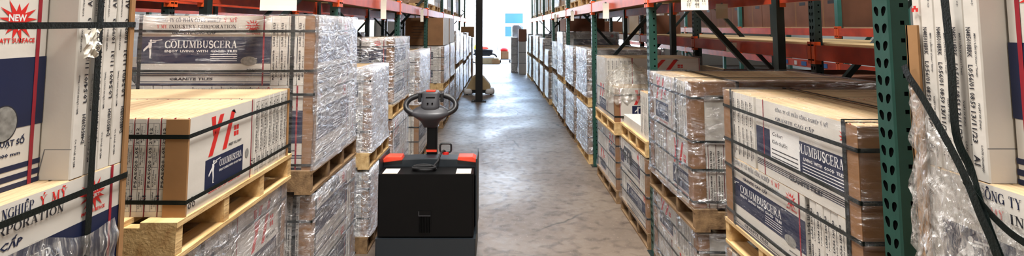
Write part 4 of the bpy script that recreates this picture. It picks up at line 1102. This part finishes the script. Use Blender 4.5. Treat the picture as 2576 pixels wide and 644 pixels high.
for i, (x, y, w, d, h) in enumerate(((2.95, 4.95, .9, .9, 1.5), (2.95, 3.3, .9, 1.1, 1.48), (2.95, 6.3, .9, 1.0, 1.4))):
    mb = MB(); mb.box((0, 0, 0), (w, d, h), 'carton_dark'); mb.box((0, d * .47, h + .0005), (w, d * .53, h + .002), 'card_kraft'); mb.box((-.002, d * .47, h * .7), (0, d * .53, h), 'card_kraft')
    tag(mb.build('brown_carton', loc=(x, y, 0)), 'big brown carton on the floor behind the right row, %s of three' % ORD[i], 'carton')
# cartons on the middle shelf across the right-hand neighbouring aisle
for i in range(7):
    y = 9.2 + i * .9 + (.16 if i > 3 else 0)
    mb = MB(); mb.box((0, 0, 0), (.9, .88, .62), 'carton_dark'); mb.box((-.001, .42, .0), (0, .46, .62), 'card_brown'); mb.box((-.001, .1, .40), (0, .3, .46), 'ink')
    tag(mb.build('brown_carton', loc=(5.68, y, 1.951)), 'large brown carton on the shelf across the next aisle, %s from near end' % ORD[i], 'carton', 'brown cartons across the right-hand aisle')
rd = random.Random(77)
for i in range(9):
    y = 16.8 + i * 1.15; h = rd.uniform(.35, .8); c = rd.choice(('card_white', 'carton_dark', 'card_brown'))
    if y > 19.3: break
    mb = MB(); mb.box((0, 0, 0), (.8, rd.uniform(.7, .9), h), c)
    tag(mb.build('shelf_carton', loc=(5.72, y, 1.951)), 'smaller carton on the shelf across the right aisle, %s beyond the large brown ones' % ORD[i], 'carton', 'small cartons across the right-hand aisle')
for i in (0, 1, 3, 4):
    y = 11.2 + i * 1.45 + (.25 if i > 1 else 0); h = rd.uniform(.25, .5); c = rd.choice(('card_white', 'carton_dark', 'card_kraft'))
    mb = MB(); mb.box((0, 0, 0), (.7, rd.uniform(.6, .8), h), c)
    tag(mb.build('shelf_carton', loc=(2.98, y, 1.812)), 'carton standing on the plywood shelf behind the right row, %s of four' % ORD[(0, 1, 3, 4).index(i)], 'carton', 'cartons on the plywood shelf')
# ================================================================== HANGING TAGS
def tag_sheet(x, y, zt, w, h, rz, label, marks=0, curl=.01):
    mb = MB(); n = 6; vs = []
    for j in range(n + 1):
        q = j / n; yy = curl * math.sin(q * 3) ; vs += [(-w / 2, yy, -h * q), (w / 2, yy, -h * q), (-w / 2, yy + .0015, -h * q), (w / 2, yy + .0015, -h * q)]
    fs = []
    for j in range(n):
        a, b = 4 * j, 4 * j + 4; fs += [(a, b, b + 1, a + 1), (a + 2, a + 3, b + 3, b + 2), (a, a + 2, b + 2, b), (a + 1, b + 1, b + 3, a + 3)]
    mb.add(vs, fs, 'paper')
    if marks:
        rd = random.Random(marks)
        for r in range(3):
            x0 = -w * .28
            for k in range(2 + r % 2):
                mb.flat(word(rd.choice(['15', '36', '27', '48']), h * .13, bold=.0), ((x0 + k * w * .28, -.002, -h * (.52 + r * .16)), (1, 0, 0), (0, 0, 1), (0, -1, 0)), 0, 'ink')
    mb.box((-.01, -.002, -.004), (.01, .004, .012), 'steel')
    tag(mb.build('hanging_tag', loc=(x, y, zt), rz=rz), label, 'paper tag')
tag_sheet(1.215, 3.42, 2.21, .16, .155, -.35, 'white sheet with handwritten figures hanging from the right beam above the wrapped block', 3)
tag_sheet(1.275, 6.6, 2.24, .075, .19, -.4, 'narrow white tag hanging from the right beam above the loose film')
tag_sheet(1.275, 9.66, 2.23, .06, .17, -.4, 'narrow white tag hanging from the right beam beside the fourth post')
tag_sheet(1.275, 12.6, 2.23, .06, .16, -.4, 'narrow white tag hanging from the right beam beyond the fourth post')
tag_sheet(-1.29, 3.2, 2.23, .2, .185, .35, 'blank white sheet hanging from the left beam above the tall navy-faced stack')
tag_sheet(-1.355, 6.41, 2.27, .065, .225, .4, 'long narrow white tag hanging from the left beam above the navy-banded stack')
tag_sheet(-1.355, 9.59, 2.26, .055, .22, .4, 'narrow white tag on the left beam in front of the brown flat cartons')
tag_sheet(2.39, 5.9, 2.2, .13, .16, .0, 'small white sheet taped to the rear beam deep in the right-hand rack')
tag_sheet(2.69, 6.4, 1.77, .12, .11, .0, 'small white label on the beam behind the right-hand row')

# ================================================================== STACKER TRUCK
T0 = tag(empty('pallet_truck', (-.588, 4.5, 0)), 'black powered pallet truck with steering loop standing in the aisle', 'pallet truck')
mb = MB(); mb.box((-.386, 0, .285), (.378, .24, .775), 'dark_paint'); mb.build('battery_cover', T0, bev=.012)
mb = MB(); mb.box((-.398, -.012, .09), (.398, .46, .279), 'slate_paint'); mb.build('bumper_skirt', T0, bev=.012)
mb = MB()
pr = [(-.396, .70), (-.396, .812), (-.33, .835), (-.16, .84), (0, .846), (.16, .84), (.33, .838), (.396, .83), (.396, .70)]
mb.prism(pr, ((0, .24, 0), (1, 0, 0), (0, 0, 1), (0, 1, 0)), 0, .17, 'slate_paint'); mb.build('cowl', T0, bev=.008)
mb = MB(); mb.box((-.385, .24, .28), (.385, .6, .70), 'dark_paint'); mb.build('chassis', T0, bev=.01)
for s in (-1, 1):
    mb = MB(); mb.prism([(s * .23, .832), (s * .39, .812), (s * .395, .842), (s * .36, .862), (s * .24, .862)][::s], ((0, .22, 0), (1, 0, 0), (0, 0, 1), (0, 1, 0)), 0, .13, 'orange_red')
    tag(mb.build('corner_cap', T0, bev=.006), 'orange-red corner cap', kind=None)
    mb = MB(); mb.box((min(s * .392, s * .402), .1, .28), (max(s * .392, s * .402), .5, .872), 'slate_paint'); mb.build('side_plate', T0)
    mb = MB(); a, b = sorted((s * .235, s * .355)); mb.box((a, .02, .7755), (b, .17, .777), 'paper'); mb.box((a + .01, .03, .777), (b - .01, .035, .7775), 'red')
    tag(mb.build('warning_label', T0), 'cream warning label', kind=None)
    mb = MB(); a, b = sorted((s * .17, s * .33)); mb.box((a, .6, .05), (b, 1.35, .10), 'orange'); mb.build('fork', T0, bev=.008)
mb = MB()
def cyl(mb, c, ax, r, h, m, n=20):
    c = Vector(c); ax = Vector(ax).normalized(); mb.tube([c - ax * h / 2, c + ax * h / 2], r, m, n)
cyl(mb, (0, .2, .075), (1, 0, 0), .075, .09, 'rubber'); mb.build('drive_wheel', T0)
for s in (-1, 1):
    mb = MB(); cyl(mb, (s * .33, .15, .05), (1, 0, 0), .05, .04, 'rubber'); mb.build('caster', T0)
    mb = MB(); cyl(mb, (s * .25, 1.25, .035), (1, 0, 0), .035, .09, 'rubber'); mb.build('load_roller', T0)
# vent grille
mb = MB(); mb.box((-.062, -.006, .318), (.042, .004, .492), 'dark_paint'); mb.box((-.055, -.0075, .325), (.035, -.006, .455), 'hole')
for i in range(7): mb.box((-.052 + i * .0125, -.011, .325), (-.048 + i * .0125, -.0075, .452), 'dark_paint')
mb.box((-.058, -.010, .452), (.038, -.006, .458), 'grey_plastic'); mb.box((-.058, -.010, .458), (-.052, -.006, .488), 'grey_plastic'); mb.build('vent_grille', T0)
# column of the tiller
mb = MB(); mb.box((-.048, .38, .60), (.040, .46, 1.13), 'dark_paint'); mb.build('tiller_column', T0, bev=.012)
mb = MB(); mb.box((-.05, .365, .868), (.04, .38, .885), 'orange_red'); mb.build('column_cap', T0)
# steering head
Hd = Vector((-.02, .42, 0))
def sup(a, rx, rz, cz, tilt=.10, e=.72):
    c, s = math.cos(a), math.sin(a)
    x = rx * math.copysign(abs(c) ** e, c); z = rz * math.copysign(abs(s) ** e, s)
    if s > 0: x *= 1 - .16 * s
    if s < 0: x *= 1 - .22 * abs(s) ** 1.5
    return (Hd.x + x, Hd.y + z * tilt * 6, cz + z)
mb = MB(); mb.tube([sup(2 * PI * i / 48, .222, .085, 1.262) for i in range(48)], .024, 'black_plastic', 12, closed=True)
mb.build('steering_loop', T0, smooth=True)
# flared body between loop and column
def loft(secs, m, n=28):
    mb = MB(); vs = []
    for (cx, cy, cz, rx, ry, ex) in secs:
        for k in range(n):
            a = 2 * PI * k / n; c, s = math.cos(a), math.sin(a)
            vs.append((cx + rx * math.copysign(abs(c) ** ex, c), cy + ry * math.copysign(abs(s) ** ex, s), cz))
    N = len(secs); fs = [(j * n + i, j * n + (i + 1) % n, (j + 1) * n + (i + 1) % n, (j + 1) * n + i) for j in range(N - 1) for i in range(n)]
    fs += [tuple(range(n))[::-1], tuple((N - 1) * n + k for k in range(n))]
    mb.add(vs, fs, m); return mb
y_ = Hd.y; x_ = Hd.x
loft([(x_, y_, 1.075, .062, .05, .6), (x_, y_, 1.10, .07, .06, .6), (x_, y_ - .01, 1.135, .095, .075, .7), (x_, y_ - .02, 1.16, .135, .085, .8), (x_, y_ - .025, 1.19, .175, .085, .9), (x_, y_ - .02, 1.21, .18, .07, .9), (x_, y_ - .01, 1.235, .14, .06, .9), (x_, y_, 1.26, .09, .05, .8)], 'grey_plastic').build('head_shell', T0, smooth=True)
loft([(x_, y_ - .04, 1.205, .03, .02, .8), (x_, y_ - .045, 1.225, .065, .03, .8), (x_, y_ - .04, 1.26, .082, .035, .7), (x_, y_ - .01, 1.31, .076, .035, .6), (x_, y_, 1.365, .080, .035, .5), (x_, y_, 1.380, .07, .03, .5)], 'grey_plastic').build('control_pod', T0, smooth=True)
mb = MB()
for i in range(2):
    cyl(mb, (x_ + (-.02 + .04 * i), y_ - .07, 1.285), (0, 1, 0), .007, .012, 'hole', 12)
mb.bar((x_ - .04, y_ - .045, 1.335), (x_ + .04, y_ - .045, 1.335), .004, .006, 'hole'); mb.build('control_button', T0)
mb = MB(); mb.box((x_ - .04, y_ - .03, 1.376), (x_ + .04, y_ + .03, 1.392), 'orange_red'); tag(mb.build('belly_switch', T0, bev=.006), 'orange-red safety switch', kind=None)
for s in (-1, 1):
    mb = MB(); mb.box((x_ + s * .098 - .014, y_ - .02, 1.29), (x_ + s * .098 + .014, y_ + .03, 1.365), 'black_plastic'); mb.build('thumb_lever', T0, bev=.005)
# emergency handle, coiled cable
mb = MB(); rr = []
for i in range(32):
    a = 2 * PI * i / 32; c, s = math.cos(a), math.sin(a)
    rr.append((.125 + .048 * math.copysign(abs(c) ** .45, c), .3, .918 + .036 * math.copysign(abs(s) ** .45, s)))
mb.tube(rr, .0085, 'black_plastic', 8, closed=True); mb.bar((.125, .3, .86), (.125, .3, .89), .012, .012, 'black_plastic'); 
eh = mb.build('pull_handle', T0, smooth=True)
mb = MB(); cyl(mb, (.125, .3, .875), (0, 0, 1), .028, .02, 'red'); mb.build('handle_base', eh)
mb = MB(); pts = []
for i in range(90):
    a = i / 90 * 2 * PI * 2.6; r = .07 + .008 * math.sin(i * .5); pts.append((-.03 + r * 1.25 * math.cos(a), .12 + r * .75 * math.sin(a), .784 + i * .0003))
pts += [(.04, .16, .80), (.07, .2, .83), (.09, .26, .885), (.11, .28, .90), (.122, .292, .89)]
mb.tube(pts, .009, 'rubber', 8); mb.build('cable', T0, smooth=True)

# ================================================================== COLUMN, CART, END OF THE AISLE
t = tag(empty('support_column', (-.545, 14.65, 0)), 'black steel column with base plate standing at the left side of the aisle', 'column')
mb = MB(); w = .09
mb.box((-w, -.1, .02), (w, -.085, ZC), 'col_black'); mb.box((-w, .085, .02), (w, .1, ZC), 'col_black'); mb.box((-.006, -.085, .02), (.006, .085, ZC), 'col_black'); mb.build('steel_section', t)
mb = MB(); mb.box((-.19, -.17, 0), (.19, .17, .022), 'col_black'); b_ = mb.build('base_plate', t, bev=.003)
for sx in (-1, 1):
    for sy in (-1, 1):
        mb = MB(); cyl(mb, (sx * .15, sy * .13, .035), (0, 0, 1), .014, .03, 'steel', 6); mb.build('anchor_bolt', b_)
t = tag(empty('utility_cart', (-.60, 15.95, 0)), 'low tan hooded cart with white rounded ends parked behind the black column', 'cart')
mb = MB()
for (y0_, y1_) in ((0, .55),):
    mb.prism([(-.38, .14), (.36, .14), (.30, .30), (.12, .52), (-.1, .56), (-.2, .50), (-.36, .20)], ((0, y0_, 0), (1, 0, 0), (0, 0, 1), (0, 1, 0)), 0, y1_, 'tan')
mb.build('hood', t, bev=.03)
for s in (-1, 1):
    loft([(s * .31, .2, .03, .13, .22, .6), (s * .31, .2, .1, .14, .24, .6), (s * .31, .2, .17, .12, .23, .6), (s * .29, .2, .21, .06, .15, .6)], 'white_panel').build('fender', t, smooth=True)
    for yy in (.05, .42):
        mb = MB(); cyl(mb, (s * .34, yy, .045), (1, 0, 0), .045, .05, 'rubber'); mb.build('wheel', t)
mb = MB(); mb.box((-.3, .02, .06), (.3, .5, .15), 'rubber'); mb.build('underframe', t)

def plain_bundle(name, label, cat, x, y, w, d, h, mat, z=0, wrap=None, bands=0, bev=.01):
    t = tag(empty(name, (x, y, z)), label, cat)
    mb = MB(); mb.box((0, 0, 0), (w, d, h), mat); mb.build('body', t, bev=bev)
    for i in range(bands):
        zz = h * (i + 1) / (bands + 1); mb = MB(); mb.box((-.003, -.003, zz - .008), (w + .003, d + .003, zz + .008), 'strap_dark'); mb.build('strap', t)
    if wrap: wrap_mesh(1, w, d, h, wrap, 5, step=.12).build('stretch_wrap', t, smooth=True)
    return t
plain_bundle('cardboard_bundle', 'tall grey-brown cardboard bundle at the far right end of the aisle', 'carton', .80, 23.0, .31, 1.2, 1.34, 'card_grey', bands=2)
plain_bundle('brown_carton', 'dark brown carton on top of the tall cardboard bundle at the aisle end', 'carton', .80, 23.1, .34, .9, .52, 'carton_dark', z=1.345)
plain_bundle('wrapped_bundle', 'slim white wrapped bundle left of the cardboard bundle at the aisle end', 'wrapped stack', .50, 23.9, .27, 1.1, 1.5, 'white_panel', wrap='film_heavy', bands=3)
plain_bundle('wrapped_bundle', 'tallest white wrapped bundle just outside the far doorway', 'wrapped stack', .66, 28.95, .5, 1.0, 2.05, 'white_panel', wrap='film_heavy', bands=2)
plain_bundle('brown_carton', 'brown carton on the floor at the far end of the left row', 'carton', -1.5, 21.3, .45, .7, .72, 'card_brown')
plain_bundle('wrapped_bundle', 'pale wrapped bundle on the brown carton at the far left end', 'wrapped stack', -1.48, 21.32, .42, .66, .8, 'white_panel', z=.73, wrap='film_mid')
plain_bundle('brown_carton', 'small brown carton on top of the pale bundle at the far left end', 'carton', -1.5, 21.3, .5, .7, .42, 'card_kraft', z=1.55)
# outside clutter
t = tag(empty('long_crate', (-1.3, 29.4, 0)), 'long low tan crate with white sheets on top outside the doorway', 'crate')
mb = MB(); mb.box((0, 0, -.02), (1.25, .8, .30), 'tan'); mb.build('crate_body', t, bev=.01)
mb = MB(); mb.box((-.03, -.03, .301), (1.0, .8, .36), 'white_panel'); mb.build('white_sheet', t, bev=.01)
mb = MB(); mb.box((.9, -.06, .0), (1.32, .2, .2), 'card_kraft'); mb.build('end_box', t, bev=.01)
t = tag(empty('parked_scooter', (-1.35, 30.4, 0)), 'dark scooter with orange and yellow load parked outside left of the doorway centre', 'scooter')
loft([(.45, .2, .35, .28, .14, .8), (.45, .2, .5, .5, .16, .8), (.45, .2, .66, .55, .16, .8), (.45, .2, .72, .45, .12, .8)], 'dark_paint').build('seat', t, smooth=True)
for xx in (.0, .95):
    mb = MB(); mb.tube([(xx + .24 * math.cos(2 * PI * i / 24), .2, .22 + .24 * math.sin(2 * PI * i / 24)) for i in range(24)], .05, 'rubber', 10, closed=True); mb.build('wheel', t, smooth=True)
mb = MB(); mb.tube([(0, .2, .25), (-.05, .2, .7), (-.1, .2, 1.05)], .03, 'steel'); mb.tube([(-.1, -.1, 1.05), (-.1, .5, 1.05)], .02, 'rubber'); mb.build('handlebar', t)
loft([(.1, .2, .73, .18, .14, .8), (.1, .2, .85, .22, .16, .8), (.1, .2, .98, .12, .1, .8)], 'yellow').build('yellow_bag', t, smooth=True)
loft([(.5, .2, .73, .22, .12, .8), (.5, .2, .80, .25, .14, .8), (.5, .2, .88, .15, .1, .8)], 'orange_red').build('orange_bag', t, smooth=True)
t = tag(empty('hand_cart', (-.1, 30.2, 0)), 'hand cart with brown box and red bundle outside right of the doorway centre', 'cart')
mb = MB(); mb.box((0, 0, .15), (.8, .6, .2), 'steel'); mb.build('platform', t)
for xx in (.1, .7):
    for yy in (.1, .5):
        mb = MB(); cyl(mb, (xx, yy, .065), (0, 1, 0), .085, .05, 'rubber'); mb.build('wheel', t)
mb = MB(); mb.tube([(.0, .05, .2), (-.02, .05, .9), (-.02, .55, .9), (.0, .55, .2)], .02, 'steel'); mb.build('push_bar', t)
mb = MB(); mb.box((.15, .05, .2), (.6, .5, .62), 'card_brown'); tag(mb.build('brown_box', T0 if False else t, bev=.01), 'brown cardboard box', kind=None)
loft([(.35, .28, .62, .2, .15, .8), (.35, .28, .72, .24, .17, .8), (.35, .28, .82, .1, .1, .8)], 'red').build('red_bundle', t, smooth=True)
# building across the yard
t = tag(empty('yard_building', (-8, 46, 0)), 'pale building with blue window panes across the bright yard', 'building')
mb = MB(); mb.box((3, 0, -.02), (22, 6, 7.5), 'facade'); mb.build('wall', t)
for i, (x0, z0, w, h) in enumerate(((8.45, 2.25, 1.5, .85), (8.45, 1.15, 1.5, .85))):
    mb = MB(); mb.box((x0 - .06, -.05, z0 - .06), (x0 + w + .06, 0, z0), 'white_panel'); mb.box((x0 - .06, -.05, z0 + h), (x0 + w + .06, 0, z0 + h + .06), 'white_panel'); mb.box((x0 - .06, -.05, z0), (x0, 0, z0 + h), 'white_panel'); mb.box((x0 + w, -.05, z0), (x0 + w + .06, 0, z0 + h), 'white_panel')
    fr_ = mb.build('window', t); mb = MB(); mb.box((x0, -.02, z0), (x0 + w, -.005, z0 + h), 'blue_glass'); mb.build('pane', fr_)
t = tag(empty('lamp_post', (.2, 38, -.02)), 'thin grey lamp post standing in the bright yard', 'lamp post')
mb = MB(); mb.tube([(0, 0, 0), (0, 0, 6.5)], .06, 'steel', 10); mb.build('pole', t); mb = MB(); mb.tube([(0, 0, 6.4), (-1.2, 0, 6.6)], .04, 'steel', 8); mb.box((-1.7, -.12, 6.55), (-1.1, .12, 6.65), 'grey_plastic'); mb.build('lamp_head', t)

# ================================================================== LIGHT
def lamp(x, y, E, sx=1.2, sy=1.2, col=(1, .965, .92), z=6.2, lab=''):
    t = tag(empty('ceiling_lamp', (x, y, z)), lab, 'ceiling lamp')
    mb = MB(); mb.box((-sx / 2 - .05, -sy / 2 - .05, .03), (sx / 2 + .05, sy / 2 + .05, .12), 'steel'); mb.build('housing', t)
    for s in (-1, 1):
        mb = MB(); mb.bar((s * sx * .4, 0, .12), (s * sx * .4, 0, ZC - z), .015, .015, 'steel'); mb.build('hanger', t)
    ld = bpy.data.lights.new('lamp', 'AREA'); ld.shape = 'RECTANGLE'; ld.size = sx; ld.size_y = sy; ld.energy = E; ld.color = col
    lo = bpy.data.objects.new('lamp', ld); COL.objects.link(lo); lo.location = (0, 0, .0); lo.parent = t
for i, (x, y, E) in enumerate(((0, -4.5, 330), (0, 1.7, 600), (0, 6.0, 210), (0, 10, 60), (0, 16, 50), (4.8, 3.5, 50), (4.8, 12, 160), (-5.2, 4, 300), (-5.2, 12, 250), (8.5, 8, 110))):
    lamp(x, y, E, z=3.6 if y < -3 else 6.2, lab='flat rectangular unseen lamp, %s of the lamps under the roof' % ORD[i])  # first lamp is an added fill, hung low to light camera-facing stack fronts
w = bpy.data.worlds.new('World'); SC.world = w; w.use_nodes = True
nt = w.node_tree; bg = nt.nodes['Background']; sk = nt.nodes.new('ShaderNodeTexSky'); sk.sky_type = 'NISHITA'
sk.sun_disc = False; sk.sun_elevation = math.radians(48); sk.sun_rotation = math.radians(160); sk.air_density = 1.2; sk.dust_density = 2.0
nt.links.new(sk.outputs[0], bg.inputs[0]); bg.inputs[1].default_value = 4.6
sd = bpy.data.lights.new('sun', 'SUN'); sd.energy = 7; sd.angle = .01; sd.color = (1, .97, .92)
so = bpy.data.objects.new('sun', sd); COL.objects.link(so); so.rotation_euler = (math.radians(-50), math.radians(8), 0)   # shines from beyond the far doorway
for i, (a, b, h0, h1) in enumerate(DO):
    pd = bpy.data.lights.new('portal', 'AREA'); pd.shape = 'RECTANGLE'; pd.size = b - a; pd.size_y = h1; pd.cycles.is_portal = True
    po = bpy.data.objects.new('daylight_portal', pd); COL.objects.link(po); po.location = ((a + b) / 2, YW1 + .1, h1 / 2); po.rotation_euler = (math.radians(-90), 0, 0)
# ================================================================== CAMERA
cd = bpy.data.cameras.new('camera'); cam = bpy.data.objects.new('camera', cd); COL.objects.link(cam)
F_PX, TH, HC = 1380., 4.64, 1.95
cd.sensor_width = 36; cd.sensor_fit = 'HORIZONTAL'; cd.lens = F_PX / 2576 * 36
cam.location = (0, 0, HC); cam.rotation_euler = (math.radians(90 + TH), 0, 0)
cx, cy = 1257., 68 - F_PX * math.tan(math.radians(TH))
cd.shift_x = (1288 - cx) / 2576; cd.shift_y = -(322 - cy) / 2576
cd.clip_start = .05; cd.clip_end = 300
SC.camera = cam
vs_ = SC.view_settings; SC.display_settings.display_device = 'sRGB'
vs_.view_transform = 'Standard'; vs_.look = 'None'; vs_.exposure = 0.1; vs_.gamma = 1; vs_.use_curve_mapping = False
SC.cycles.max_bounces = 6; SC.cycles.diffuse_bounces = 3; SC.cycles.glossy_bounces = 3; SC.cycles.transparent_max_bounces = 24
SC.cycles.caustics_reflective = False; SC.cycles.caustics_refractive = False; SC.cycles.sample_clamp_indirect = 6
